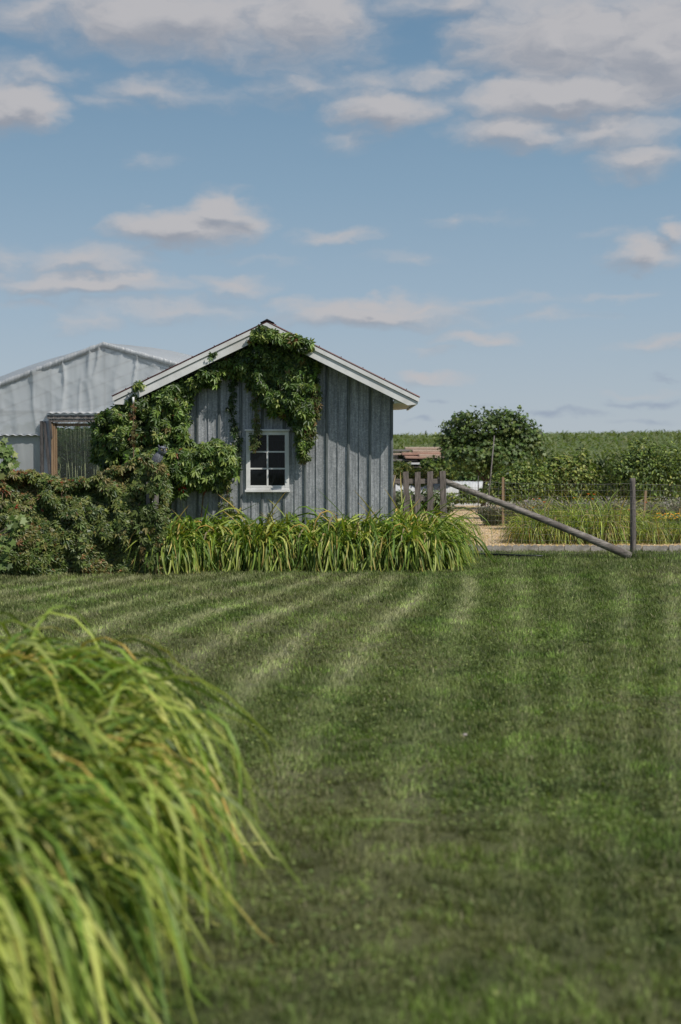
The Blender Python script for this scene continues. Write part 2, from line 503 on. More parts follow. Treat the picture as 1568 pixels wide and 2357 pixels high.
M['tanwood'] = noise_mat('tan_plank', (.30,.22,.16), (.52,.40,.31), (.4,5,5), 8, .8, .2)
M['white'] = noise_mat('white_paint', (.60,.60,.585), (.74,.74,.725), (1,1,1), 6, .5, .08, c3=(.55,.54,.51), s3=3)
M['cream'] = noise_mat('cream_paint', (.55,.53,.44), (.66,.64,.54), (1,1,1), 6, .6, .05)
M['roof'] = noise_mat('roof_metal', (.055,.022,.02), (.095,.035,.032), (1,1,1), 12, .5, .1, metallic=.2)
M['darkmetal'] = noise_mat('dark_metal', (.04,.045,.05), (.08,.085,.09), (1,1,1), 10, .5, .1, metallic=.5)
M['concrete'] = noise_mat('concrete_edging', (.30,.27,.235), (.44,.41,.37), (1,1,1), 30, .9, .5, c3=(.24,.22,.19), s3=6)
M['soil'] = noise_mat('soil', (.03,.022,.015), (.075,.055,.038), (1,1,1), 12, .95, .8)
M['mulch'] = noise_mat('straw_mulch', (.46,.33,.19), (.70,.54,.34), (1,2.5,1), 28, .95, 1.0, detail=10, c3=(.27,.18,.10), s3=9)
M['cover'] = noise_mat('row_cover', (.44,.46,.47), (.56,.575,.58), (1,1,1), 5, .8, .3)
M['bag'] = noise_mat('plastic_bag', (.5,.53,.58), (.72,.74,.78), (1,1,1), 9, .45, .4)
M['stone'] = noise_mat('pebble', (.30,.26,.24), (.42,.37,.34), (1,1,1), 20, .8, .3)
M['wire'] = noise_mat('galvanised_wire', (.22,.20,.18), (.36,.34,.31), (1,1,1), 3, .5, 0, metallic=.5)
M['hose'] = noise_mat('rubber_hose', (.012,.018,.015), (.03,.035,.03), (1,1,1), 10, .5, 0)
M['pipe'] = noise_mat('steel_pipe', (.25,.26,.27), (.4,.41,.42), (1,1,1), 10, .45, 0, metallic=.6)
M['string'] = noise_mat('garden_twine', (.38,.42,.20), (.52,.54,.32), (1,1,1), 10, .9, 0)
M['stalk'] = noise_mat('flower_stalk', (.08,.11,.03), (.15,.17,.06), (1,1,1), 10, .7, 0)
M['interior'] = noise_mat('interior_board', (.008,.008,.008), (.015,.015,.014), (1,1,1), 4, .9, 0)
M['curtain'] = noise_mat('curtain_cloth', (.10,.105,.105), (.12,.125,.125), (1,1,.3), 4, .9, 0)

# galvanised sheet with spangle and streaks
def galv():
    m, nt, b = newmat('galvanised_sheet')
    N = nt.nodes.new; L = nt.links.new
    tc = N('ShaderNodeTexCoord')
    vo = N('ShaderNodeTexVoronoi'); vo.inputs['Scale'].default_value = 75
    L(tc.outputs['Object'], vo.inputs['Vector'])
    sp = N('ShaderNodeSeparateColor'); L(vo.outputs['Color'], sp.inputs[0])
    mp = N('ShaderNodeMapping'); mp.inputs['Scale'].default_value = (9, 9, .9); L(tc.outputs['Object'], mp.inputs[0])
    st = N('ShaderNodeTexNoise'); st.inputs['Scale'].default_value = 2.5; st.inputs['Detail'].default_value = 7; st.inputs['Roughness'].default_value = .65
    L(mp.outputs[0], st.inputs['Vector'])
    bl = N('ShaderNodeTexNoise'); bl.inputs['Scale'].default_value = 26; bl.inputs['Detail'].default_value = 5; bl.inputs['Roughness'].default_value = .7
    L(tc.outputs['Object'], bl.inputs['Vector'])
    def m_(op, a, c):
        n = N('ShaderNodeMath'); n.operation = op
        for i, v in enumerate((a, c)):
            if hasattr(v, 'is_output'): L(v, n.inputs[i])
            else: n.inputs[i].default_value = v
        return n.outputs[0]
    v = m_('ADD', m_('MULTIPLY', sp.outputs[0], .20), m_('ADD', m_('MULTIPLY', st.outputs['Fac'], .85), m_('MULTIPLY', bl.outputs['Fac'], .48)))
    rp = N('ShaderNodeValToRGB'); e = rp.color_ramp.elements
    e[0].position = .55; e[0].color = (.175, .187, .198, 1); e[1].position = 1.10; e[1].color = (.50, .515, .53, 1)
    x = rp.color_ramp.elements.new(.80); x.color = (.31, .325, .335, 1)
    L(v, rp.inputs[0]); L(rp.outputs[0], b.inputs['Base Color'])
    b.inputs['Metallic'].default_value = .25; b.inputs['Roughness'].default_value = .52
    bp = N('ShaderNodeBump'); bp.inputs['Strength'].default_value = .25; bp.inputs['Distance'].default_value = .004
    L(bl.outputs['Fac'], bp.inputs['Height']); L(bp.outputs[0], b.inputs['Normal'])
    return m
M['galv'] = galv()
M['galvrib'] = noise_mat('shaded_grimy_rib', (.085,.10,.10), (.17,.19,.19), (6,6,1), 6, .6, .1, metallic=.2)  # grimy rib metal, darkened further with the rib shadow painted in

def glass():
    m, nt, b = newmat('window_glass')
    b.inputs['Base Color'].default_value = (.9, .95, .95, 1); b.inputs['Roughness'].default_value = .03
    b.inputs['Alpha'].default_value = .72; b.inputs['Specular IOR Level'].default_value = .25
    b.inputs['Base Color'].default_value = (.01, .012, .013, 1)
    return m
M['glass'] = glass()

def film(name, tr=.25, col=(.62, .65, .66), rough=.35):
    m, nt, b = newmat(name)
    N = nt.nodes.new; L = nt.links.new
    b.inputs['Roughness'].default_value = rough; b.inputs['Specular IOR Level'].default_value = .6
    tc = N('ShaderNodeTexCoord'); nz = N('ShaderNodeTexNoise'); nz.inputs['Scale'].default_value = 1.6; nz.inputs['Detail'].default_value = 6
    L(tc.outputs['Object'], nz.inputs['Vector'])
    rp = N('ShaderNodeValToRGB'); rp.color_ramp.elements[0].position = .3; rp.color_ramp.elements[1].position = .7
    rp.color_ramp.elements[0].color = (*[c*.8 for c in col], 1); rp.color_ramp.elements[1].color = (*col, 1)
    L(nz.outputs['Fac'], rp.inputs[0]); L(rp.outputs[0], b.inputs['Base Color'])
    t = N('ShaderNodeBsdfTranslucent'); t.inputs[0].default_value = (*col, 1)
    a = N('ShaderNodeMixShader'); a.inputs[0].default_value = .45
    L(b.outputs[0], a.inputs[1]); L(t.outputs[0], a.inputs[2])
    tp = N('ShaderNodeBsdfTransparent'); tp.inputs[0].default_value = (.93, .95, .95, 1)
    c = N('ShaderNodeMixShader'); c.inputs[0].default_value = tr
    L(a.outputs[0], c.inputs[1]); L(tp.outputs[0], c.inputs[2])
    L(c.outputs[0], nt.nodes['Material Output'].inputs['Surface'])
    return m
M['film'] = film('greenhouse_film', .17, (.74, .77, .78), .3)
M['rooffilm'] = film('greenhouse_roof_film', .30, (.70, .72, .74), .3)
M['clearfilm'] = film('clear_door_film', .88, (.45, .48, .47))

def corr(name):
    return noise_mat(name, (.35,.36,.37), (.5,.51,.52), (1,1,1), 10, .45, 0, metallic=.4)
M['corr'] = corr('corrugated_strip')

# ------------------------------------------------------------------ terrain
def ground_z(x, y):
    x = np.asarray(x, float); y = np.asarray(y, float)
    t = np.clip((y - 50) / 135, 0, 1); t = t * t * (3 - 2 * t)
    z = t * (2.15 + .012 * np.clip(x, -30, 60))
    t2 = np.clip((y - 200) / 300, 0, 1)
    return z - t2 * 6

def stripe(x, y):
    """mowing pattern: 0..1 and stripe lean sign"""
    k = np.clip((1.6 - x) / 2.6, 0, 1)
    u = x - .115 * y - .020 * np.maximum(0, y - 12) ** 2 * k
    u = np.where(u > 0, u * 17.5 / np.maximum(y, 5), u)
    wob = (fbm(x * .5, y * .25, 0, 5) - .5) * .35
    u = u + wob
    return u
def lawn_colour(x, y, m):
    u = stripe(x, y)
    s = (.5 + .5 * np.sin(u / .64 * 2 * math.pi)) * (.25 + 1.3 * fbm(x * .35, y * .22, 0, 123))
    thin = np.exp(-((np.mod(u + .15, .64) - .32) / .11) ** 2)          # clippings left between passes
    fade = np.clip((y - 4.2) / 5, 0, 1) * np.clip((19.3 - y) / 1.2, 0, 1)
    big = fbm(x * .7, y * .6, 0, 21, 4)
    mid = .5 * fbm(x * 2.2, y * 2.2, 0, 31, 3) + .5 * fbm(x * 11, y * 9, 0, 37, 2)
    green = np.array([.192, .232, .082]); dark = np.array([.078, .114, .036]); dry = np.array([.42, .41, .25]); brown = np.array([.27, .235, .14])
    c = green[None] * np.ones((m, 1))
    a = np.clip((mid - .40) * 3.6, 0, 1)[:, None]
    c = c * (1 - a * .85) + dark[None] * a * .85
    b = (np.clip((big - .49) * 6, 0, 1) * .34)[:, None]
    c = c * (1 - b) + brown[None] * b
    d = (thin * fade * np.where(u > 0, .34, .60) * np.clip(3.2 * fbm(x * .9, y * .35, 0, 77) - 1.1, 0, 1))[:, None]
    c = c * (1 - d) + dry[None] * d
    e = (s * fade)[:, None]
    c = c * (1 + .22 * (e - .35) * np.array([1.05, 1.0, 1.0]))  # light and shade of the mowing bands painted into the colour
    return c

def grid_mesh(name, xs, ys, zf, mat, colf=None, keep=None):
    X, Y = np.meshgrid(xs, ys)
    V = np.stack([X.ravel(), Y.ravel(), zf(X.ravel(), Y.ravel())], 1)
    nx, ny = len(xs), len(ys)
    i = np.arange((ny - 1) * nx).reshape(ny - 1, nx)[:, :-1].ravel()
    F = np.stack([i, i + 1, i + nx + 1, i + nx], 1)
    L_ = Leafs()
    C = colf(V[:, 0], V[:, 1], len(V)) if colf else np.ones((len(V), 3)) * .1
    L_.raw(V, F, np.full(len(F), 4), C)
    me = L_.mesh(name)
    me.polygons.foreach_set('use_smooth', np.ones(len(F), bool))
    return link(name, me, None, [mat])

M['ground'] = noise_mat('field_ground', (.06,.075,.03), (.12,.12,.055), (1,1,1), 1.5, .95, 0, c3=(.05,.07,.025), s3=.2)
xs = np.concatenate([np.linspace(-1500, -60, 12), np.linspace(-50, 60, 34), np.linspace(80, 1500, 12)])
ys = np.concatenate([np.linspace(-80, 40, 8), np.linspace(50, 240, 48), np.linspace(260, 2500, 20)])
tag(grid_mesh('ground', xs, ys, ground_z, M['ground']), 'rough green ground running out to the fields', kind='structure')

def lawn_mat():
    m, nt, b = newmat('lawn')
    N = nt.nodes.new; L = nt.links.new
    at = N('ShaderNodeAttribute'); at.attribute_name = 'col'
    tc = N('ShaderNodeTexCoord')
    n1 = N('ShaderNodeTexNoise'); n1.inputs['Scale'].default_value = 45; n1.inputs['Detail'].default_value = 6; n1.inputs['Roughness'].default_value = .7
    L(tc.outputs['Object'], n1.inputs['Vector'])
    mr = N('ShaderNodeMapRange'); mr.inputs['From Min'].default_value = .3; mr.inputs['From Max'].default_value = .7
    mr.inputs['To Min'].default_value = .28; mr.inputs['To Max'].default_value = .80
    L(n1.outputs['Fac'], mr.inputs['Value'])
    mm = N('ShaderNodeMix'); mm.data_type = 'RGBA'; mm.blend_type = 'MULTIPLY'; mm.inputs['Factor'].default_value = 1
    L(at.outputs['Color'], mm.inputs['A']); L(mr.outputs[0], mm.inputs['B'])
    L(mm.outputs['Result'], b.inputs['Base Color']); b.inputs['Roughness'].default_value = .95; b.inputs['Specular IOR Level'].default_value = .1
    bp = N('ShaderNodeBump'); bp.inputs['Strength'].default_value = .8; bp.inputs['Distance'].default_value = .02
    L(n1.outputs['Fac'], bp.inputs['Height']); L(bp.outputs[0], b.inputs['Normal'])
    return m
M['lawn'] = lawn_mat()
tag(grid_mesh('lawn', np.linspace(-14, 14, 281), np.linspace(-4, 23.55, 276), lambda x, y: x * 0 + .006, M['lawn'], lawn_colour),
    'mown lawn with lighter mowing lines', kind='structure')
mb = MB(); mb.add([(.9,23.68,.012),(14,23.68,.012),(14,46,.012),(.9,46,.012)], [(0,1,2,3)])
tag(mb.build('mulch_path', M['mulch']), 'pale straw and bark mulch between the garden beds', kind='structure')
# loose chips of mulch
lf = Leafs(); m = 26000
p = np.stack([rng.uniform(1.2, 8.5, m), 23.7 + 22 * rng.random(m) ** 1.6, .014 + rng.random(m) * .02], 1)
lf.scatter(([(-.5,-.14,0),(.5,-.14,0),(.5,.14,0),(-.5,.14,0)], [(0,1,2,3)]), p, unit(np.stack([rng.normal(0,.4,m), rng.normal(0,.4,m), np.ones(m)], 1)),
           rng.normal(0, 1, (m, 3)), rng.uniform(.02, .06, m), palette(m, [(.72,.55,.35),(.6,.44,.26),(.38,.26,.15),(.78,.64,.44)], [4,4,2,2]))
tag(lf.build('mulch_chips', M['leaf']), 'loose straw coloured chips over the garden path', 'mulch', kind='stuff')
# bare soil strip below hedge and lilies
mb = MB(); mb.add([(-8,18.0,.0105),(-2.75,19.05,.0105),(-2.6,19.75,.0105),(1.6,19.75,.0105),(1.6,23,.0105),(-8,23,.0105)], [(0,1,2,3,4,5)])
tag(mb.build('soil_bed', M['soil']), 'dark soil under the hedge and the lilies', kind='structure')

# grass blades
BLADE = ([(-.5,0,0),(.5,0,0),(.38,0,.55),(-.38,0,.55),(0,0,1)], [(0,1,2,3),(3,2,4)])
def make_grass():
    lf = Leafs()
    spec = [(3.6, 6.5, 13500, .0034, .036), (6.5, 10, 7600, .0044, .038), (10, 15, 4200, .0058, .040), (15, 19.8, 2900, .0075, .042), (19.8, 23.5, 1800, .0085, .045)]
    for d0, d1, dens, w, h in spec:
        half = lambda y: .275 * y + .35
        area = (d1 - d0) * 2 * half((d0 + d1) / 2)
        m = int(area * dens)
        y = rng.uniform(d0, d1, m * 2)
        keep = rng.random(m * 2) < y / d1
        y = y[keep][:m]; m = len(y)
        x = rng.uniform(-1, 1, m) * half(y)
        # not under the hedge / bed
        ok = ~((x < 1.5) & (y > 19.7)) & ~((x < -2.6) & (y > 19.05 + .2 * (x + 2.6)))
        x, y = x[ok], y[ok]; m = len(x)
        cl = .55 * vnoise(x * 13, y * 13, 0, 3) + .45 * vnoise(x * 27, y * 27, 0, 4)
        soilp = np.clip((fbm(x * .7, y * .6, 0, 21, 4) - .47) * 6, 0, 1)
        ok = rng.random(m) < np.clip(.10 + (cl - .30 - .10 * soilp) * 3.2, .08, 1)
        x, y, cl = x[ok], y[ok], cl[ok]; m = len(x)
        hh = h * (.45 + 1.15 * cl) * rng.uniform(.7, 1.25, m)
        u = stripe(x, y); sgn = np.sin(u / .64 * 2 * math.pi)
        lean = np.stack([rng.normal(0, .35, m) + .12 * sgn, rng.normal(0, .35, m) + .30 * sgn, np.ones(m)], 1)
        up = unit(lean)
        a = rng.uniform(0, math.pi, m)
        sd = np.stack([np.cos(a), np.sin(a), np.zeros(m)], 1)
        sd = unit(sd - (sd * up).sum(1, keepdims=True) * up)
        tip = up + .5 * np.cross(up, sd) * rng.normal(0, 1, (m, 1)); tip = unit(tip)
        base = np.stack([x, y, np.full(m, .004)], 1)
        W = w * rng.uniform(.7, 1.4, m)
        c = lawn_colour(x, y, m) * 1.0
        c = c * (1 + rng.normal(0, .32, (m, 1)))
        dryi = rng.random(m) < .06; c[dryi] = np.array([.34, .31, .19]) * (1 + rng.normal(0, .2, (dryi.sum(), 1)))
        clov = (fbm(x * 2.5, y * 2.5, 0, 91, 3) > .60) & (rng.random(m) < .5)
        c[clov] = c[clov] * np.array([1.25, 1.5, 1.0])
        c = np.clip(c, .005, 1)
        V = np.stack([base - sd * W[:, None] / 2, base + sd * W[:, None] / 2,
                      base + up * hh[:, None] * .55 + sd * W[:, None] * .4, base + up * hh[:, None] * .55 - sd * W[:, None] * .4,
                      base + up * hh[:, None] * .55 + tip * hh[:, None] * .5], 1)
        li = np.array([0, 1, 2, 3, 3, 2, 4])[None] + (np.arange(m) * 5)[:, None]
        lt = np.broadcast_to(np.array([4, 3])[None], (m, 2))
        C = np.broadcast_to(c[:, None, :], (m, 5, 3))
        lf.raw(V, li, lt, np.ascontiguousarray(C))
    # clover leaves
    m = 60000
    y = 3.6 + 12 * rng.random(m) ** .8; x = rng.uniform(-1, 1, m) * (.275 * y + .3)
    ok = (fbm(x * 1.6, y * 1.6, 0, 91, 3) + .35 * (vnoise(x * 13, y * 13, 0, 3) - .5)) > .50
    x, y = x[ok], y[ok]; m = len(x)
    lf.scatter(([(0,0,0),(-.5,.3,0),(-.4,.8,.05),(0,.9,0),(.4,.8,.05),(.5,.3,0)], [(0,3,2,1),(0,5,4,3)]),
               np.stack([x, y, rng.uniform(.018, .042, m)], 1), np.stack([rng.normal(0,.4,m), rng.normal(0,.4,m), np.ones(m)], 1),
               rng.normal(0, 1, (m, 3)), rng.uniform(.009, .020, m), palette(m, [(.17,.215,.065),(.215,.26,.085),(.12,.165,.05)], [2,1,2]))
    return tag(lf.build('grass', M['grassblade']), 'short mown grass blades and clover of the lawn', 'grass', kind='stuff')
make_grass()

# ------------------------------------------------------------------ shed
SY = 20.8
WX0, WX1 = (328 - 784) * SY / FD, (904 - 784) * SY / FD
FY = 20.35
RX = (616 - 784) * FY / FD
RZ = P(616, 741, FY).z
ELx, ELz = P(262, 911, FY).x, P(262, 911, FY).z
ERx, ERz = P(963, 913, FY).x, P(963, 913, FY).z
def roofz(x):
    return RZ + (x - RX) * ((ERz - RZ) / (ERx - RX) if x > RX else (ELz - RZ) / (ELx - RX))
SD = 2.35
shed = tag(empty('garden_shed', ((WX0 + WX1) / 2, SY, 0)), 'small grey ribbed metal shed with white fascia and a six-pane window', 'shed')
OX = (WX0 + WX1) / 2
def sh(o):
    o.parent = shed; o.location = (-OX, -SY, 0); return o

WL, WR, WT, WB = (567 - 784) * SY / FD, (666 - 784) * SY / FD, P(0, 989, SY).z, P(0, 1130, SY).z
def wall_front():
    """ribbed sheet: profile polyline in (x, depth) with openings for the window"""
    seam = P(0, 947, SY).z
    pitch = .3146
    x0r = (901.6 - 784) * SY / FD
    prof = []   # (x, out)
    k = 0
    xs_ = []
    n = int((WX1 - WX0) / (pitch / 2)) + 2
    for i in range(n, -2, -1):
        xc = x0r - i * pitch / 2
        if i % 2 == 0: xs_ += [(xc - .022, 0), (xc - .014, .034), (xc + .014, .034), (xc + .022, 0), (xc + .06, .0), (xc + .066, .003), (xc + .072, 0), (xc + .10, 0), (xc + .106, .003), (xc + .112, 0)]
        else: xs_ += [(xc - .011, 0), (xc - .006, .014), (xc + .006, .014), (xc + .011, 0), (xc + .055, .0), (xc + .061, .003), (xc + .067, 0), (xc + .09, 0), (xc + .096, .003), (xc + .102, 0)]
    xs_ = [p for p in xs_ if WX0 < p[0] < WX1]
    extra = [(WX0, 0), (WX1, 0), (WL + .01, None), (WR - .01, None), (RX, None)]
    pts = sorted([p for p in xs_ + extra], key=lambda p: p[0])
    out = []
    for i, (x, d) in enumerate(pts):
        if d is None:
            a = out[-1]; b = next(q for q in pts[i:] if q[1] is not None)
            d = a[1] + (b[1] - a[1]) * (x - a[0]) / max(b[0] - a[0], 1e-6)
        out.append((x, d))
    def strip(mb, zlo, zhi, off, skipwin=False):
        for (xa, da), (xb, db) in zip(out[:-1], out[1:]):
            if xb - xa < 1e-5: continue
            xm = (xa + xb) / 2
            def quad(z0a, z0b, z1a, z1b):
                mb.add([(xa, SY - da - off, z0a), (xb, SY - db - off, z0b), (xb, SY - db - off, z1b), (xa, SY - da - off, z1a)], [(0, 1, 2, 3)])
                mb.mi.append(1 if (db > da + .005 or (da > .03 and db > .03)) else 0)  # left rib faces and tops get the painted shade
            za, zb = zhi(xa), zhi(xb)
            if WL + .01 <= xm <= WR - .01 and zlo < WB + .01:
                quad(zlo, zlo, WB + .01, WB + .01); quad(WT - .01, WT - .01, za, zb)
            else:
                quad(zlo, zlo, za, zb)
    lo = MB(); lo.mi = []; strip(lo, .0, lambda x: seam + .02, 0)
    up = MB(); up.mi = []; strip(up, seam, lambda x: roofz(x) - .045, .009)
    # little drip edge on the upper sheet
    o1 = sh(lo.build('wall', M['galv'])); o1['label'] = 'lower ribbed galvanised front sheets'
    o2 = sh(up.build('wall', M['galv'])); o2['label'] = 'upper ribbed galvanised sheets under the gable'
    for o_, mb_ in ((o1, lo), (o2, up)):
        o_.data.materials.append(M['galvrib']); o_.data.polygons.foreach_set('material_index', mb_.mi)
    # other walls, set behind
    mb = MB()
    for x, s_ in ((WX0, 1), (WX1, -1)):
        mb.box((min(x, x + s_ * .08), SY + .012, 0), (max(x, x + s_ * .08), SY + SD, roofz(x) - .05))
    mb.prism([(WX0 + .08, 0), (WX1 - .08, 0), (WX1 - .08, roofz(WX1) - .06), (RX, RZ - .07), (WX0 + .08, roofz(WX0) - .06)], SY + SD - .08, SY + SD)
    o = sh(mb.build('wall', M['galv'])); o['label'] = 'side and rear metal walls'
    mb = MB(); mb.box((WX1 - .028, SY - .012, 0), (WX1 + .006, SY + .01, roofz(WX1) - .2)); sh(mb.build('corner_trim', M['galv']))
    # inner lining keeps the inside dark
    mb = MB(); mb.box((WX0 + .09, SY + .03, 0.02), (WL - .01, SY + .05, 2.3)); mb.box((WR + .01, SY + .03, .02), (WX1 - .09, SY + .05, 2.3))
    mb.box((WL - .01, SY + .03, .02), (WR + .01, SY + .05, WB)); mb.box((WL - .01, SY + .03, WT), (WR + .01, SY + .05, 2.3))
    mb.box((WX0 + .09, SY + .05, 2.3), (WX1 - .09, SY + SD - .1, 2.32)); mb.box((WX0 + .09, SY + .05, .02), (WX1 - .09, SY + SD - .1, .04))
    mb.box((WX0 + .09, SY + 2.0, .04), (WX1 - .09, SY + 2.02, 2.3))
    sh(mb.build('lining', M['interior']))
wall_front()
def roof():
    # metal sheets
    for sx, ex, ez in ((1, ERx, ERz), (-1, ELx, ELz)):
        mb = MB()
        n = 9
        # ribs along the slope direction = lines parallel to x
        ys_ = np.arange(FY - .03, SY + SD + .25, .1525)
        d = Vector((ex - RX, 0, ez - RZ)).normalized(); nn = Vector((-d.z, 0, d.x)) * (1 if sx > 0 else -1)
        if nn.z < 0: nn = -nn
        prof = []
        for i, y in enumerate(ys_):
            hgt = .012 if i % 2 == 0 else .005
            prof += [(y, .0), (y + .008, hgt), (y + .026, hgt), (y + .034, 0)]
        a0 = Vector((RX, 0, RZ)); b0 = Vector((ex + sx * .02, 0, ez + sx * .02 * (ez - RZ) / (ex - RX)))
        vs = []; fs = []
        for (y, h) in prof:
            for lo in (0, .004):
                for c in (a0, b0):
                    v = c + nn * (h + lo); vs.append((v.x, y, v.z))
        for i in range(len(prof) - 1):
            a = i * 4
            fs += [(a+2, a+3, a+7, a+6), (a, a+4, a+5, a+1), (a+1, a+5, a+7, a+3)]
        fs += [(0, 1, 3, 2)]
        mb.add(vs, fs)
        for i in range(7):          # screws
            t = (i + .35) / 7
            c = a0.lerp(b0, t) + nn * .03
            for y in (FY + .0, FY + .61):
                mb.box((c.x - .006, y - .006, c.z - .016), (c.x + .006, y + .006, c.z + .000))
        sh(mb.build('roof', M['roof']))
        # structure under the sheets
        mb = MB()
        def off(x, dz): return (x, roofz(x) + dz)
        xe = ex
        mb.prism([(RX, RZ - .012), (xe, ez - .012), (xe, ez - .05), (RX, RZ - .05)], FY + .04, SY + SD + .2)
        sh(mb.build('roof_deck', M['cream']))
        # fascia: narrow upper trim and wide board
        tv = .062
        mb = MB(); mb.prism([(RX, RZ - .006), (xe + sx * .012, ez - .012), (xe + sx * .012, ez - .012 - tv), (RX, RZ - .006 - tv)], FY - .025, FY + .035)
        sh(mb.build('trim_board', M['white']))
        mb = MB(); mb.prism([(RX, RZ - .006 - tv - .001), (xe - sx * .006, ez - .012 - tv - .001), (xe - sx * .006, P(0, 930, FY).z), (xe - sx * .15, roofz(xe - sx * .15) - .194), (RX, RZ - .192)], FY - .004, FY + .035)
        sh(mb.build('fascia', M['white']))
        # side fascia along the eave
        mb = MB(); mb.box((min(xe - sx * .006, xe - sx * .03), FY + .036, P(0, 930, FY).z + .004), (max(xe - sx * .006, xe - sx * .03), SY + SD + .2, ez - .055))
        sh(mb.build('fascia', M['white']))
        # boxed soffit
        wx = WX1 + .008 if sx > 0 else WX0 - .002
        zz = P(0, 928, FY + .04).z
        mb = MB(); mb.box((min(wx, xe - sx * .17), FY + .04, zz), (max(wx, xe - sx * .17), SY + SD + .2, zz + .045))
        mb.prism([(xe - sx * .17, zz), (xe - sx * .032, zz + .012), (xe - sx * .032, zz + .044), (xe - sx * .17, zz + .044)], FY + .04, SY + SD + .2)
        sh(mb.build('soffit', M['cream']))
        mb = MB(); mb.prism([(wx, zz + .046), (xe - sx * .17, zz + .046), (wx, roofz(wx) - .06)], FY + .25, FY + .27)
        sh(mb.build('soffit_end', M['galv']))
    mb = MB(); mb.prism([(RX - .09, RZ - .022), (RX, RZ + .028), (RX + .09, RZ - .022), (RX, RZ + .006)], FY - .035, SY + SD + .25)
    mb2 = MB(); mb2.prism([(RX - .10, RZ - .008), (RX, RZ + .045), (RX + .10, RZ - .008), (RX, RZ + .026)], FY - .04, SY + SD + .26)
    sh(mb2.build('ridge_cap', M['darkmetal']))
roof()
def window():
    w = empty('window', (0, 0, 0)); w.parent = shed; w.location = (-OX, -SY, 0)
    F = SY - .055
    fw = .062
    mb = MB()
    mb.box((WL, F, WB + .05), (WL + fw, SY + .03, WT - .02)); mb.box((WR - fw, F, WB + .05), (WR, SY + .03, WT - .02))
    mb.box((WL + fw, F + .004, WT - .075), (WR - fw, SY + .03, WT - .02)); mb.box((WL + fw, F + .003, WB + .05), (WR - fw, SY + .03, WB + .085))
    fr = mb.build('window_frame', M['white'], w, .004)
    mb = MB(); mb.box((WL - .012, F - .035, WT - .019), (WR + .012, SY, WT + .008)); mb.build('head_trim', M['white'], w, .003)
    mb = MB(); mb.box((WL + .0, F - .012, WB + .022), (WR - .0, SY, WB + .05)); mb.box((WL - .015, F - .04, WB - .012), (WR + .012, SY, WB + .0215)); mb.build('sill', M['white'], w, .003)
    il, ir, it, ib = WL + fw, WR - fw, WT - .075, WB + .085
    mb = MB(); cx = (il + ir) / 2; t = .012
    mb.box((cx - t, F + .012, ib), (cx + t, F + .04, it))
    for k in (1, 2):
        z = ib + (it - ib) * k / 3
        mb.box((il, F + .015, z - t * .9), (cx - t - .0005, F + .038, z + t * .9)); mb.box((cx + t + .0005, F + .015, z - t * .9), (ir, F + .038, z + t * .9))
    mb.build('muntin', M['white'], w)
    for i in range(2):
        for j in range(3):
            xa = il if i == 0 else cx + t; xb = cx - t if i == 0 else ir
            za = ib + (it - ib) * j / 3 + (t if j else 0); zb = ib + (it - ib) * (j + 1) / 3 - (t if j < 2 else 0)
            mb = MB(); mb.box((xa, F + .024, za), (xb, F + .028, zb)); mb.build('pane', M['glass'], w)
    # things seen through it
    c = Leafs
    mb = MB()
    xs2 = np.linspace(cx + .04, ir + .1, 24)
    vs = []; fs = []
    for x in xs2:
        y = SY + .16 + .012 * math.sin(x * 120)
        vs += [(x, y, WB), (x, y, it - .06)]
    for i in range(len(xs2) - 1): fs.append((2*i, 2*i+2, 2*i+3, 2*i+1))
    mb.add(vs, fs, True); sh(mb.build('curtain', M['curtain']))
    mb = MB(); mb.tube([(il - .05, SY + .1, it - .075), (ir + .05, SY + .1, it - .08)], .006, 6); sh(mb.build('curtain_rail', M['white']))
window()

# ------------------------------------------------------------------ creeper on the shed
def poly_dist(poly, px, py):
    """signed inside distance (positive inside)"""
    poly = np.array(poly, float); n = len(poly)
    inside = np.zeros(len(px), bool); dmin = np.full(len(px), 1e9)
    for i in range(n):
        ax, ay = poly[i]; bx, by = poly[(i + 1) % n]
        cond = ((ay > py) != (by > py)) & (px < (bx - ax) * (py - ay) / (by - ay + 1e-12) + ax)
        inside ^= cond
        ex, ey = bx - ax, by - ay
        t = np.clip(((px - ax) * ex + (py - ay) * ey) / (ex * ex + ey * ey + 1e-12), 0, 1)
        dmin = np.minimum(dmin, np.hypot(px - ax - t * ex, py - ay - t * ey))
    return np.where(inside, dmin, -dmin)
SC = SY / FD   # metres per view unit on the wall
GREENS = [(.070,.124,.024),(.122,.190,.036),(.21,.28,.060),(.036,.068,.016),(.27,.31,.08),(.22,.06,.025),(.17,.12,.04)]
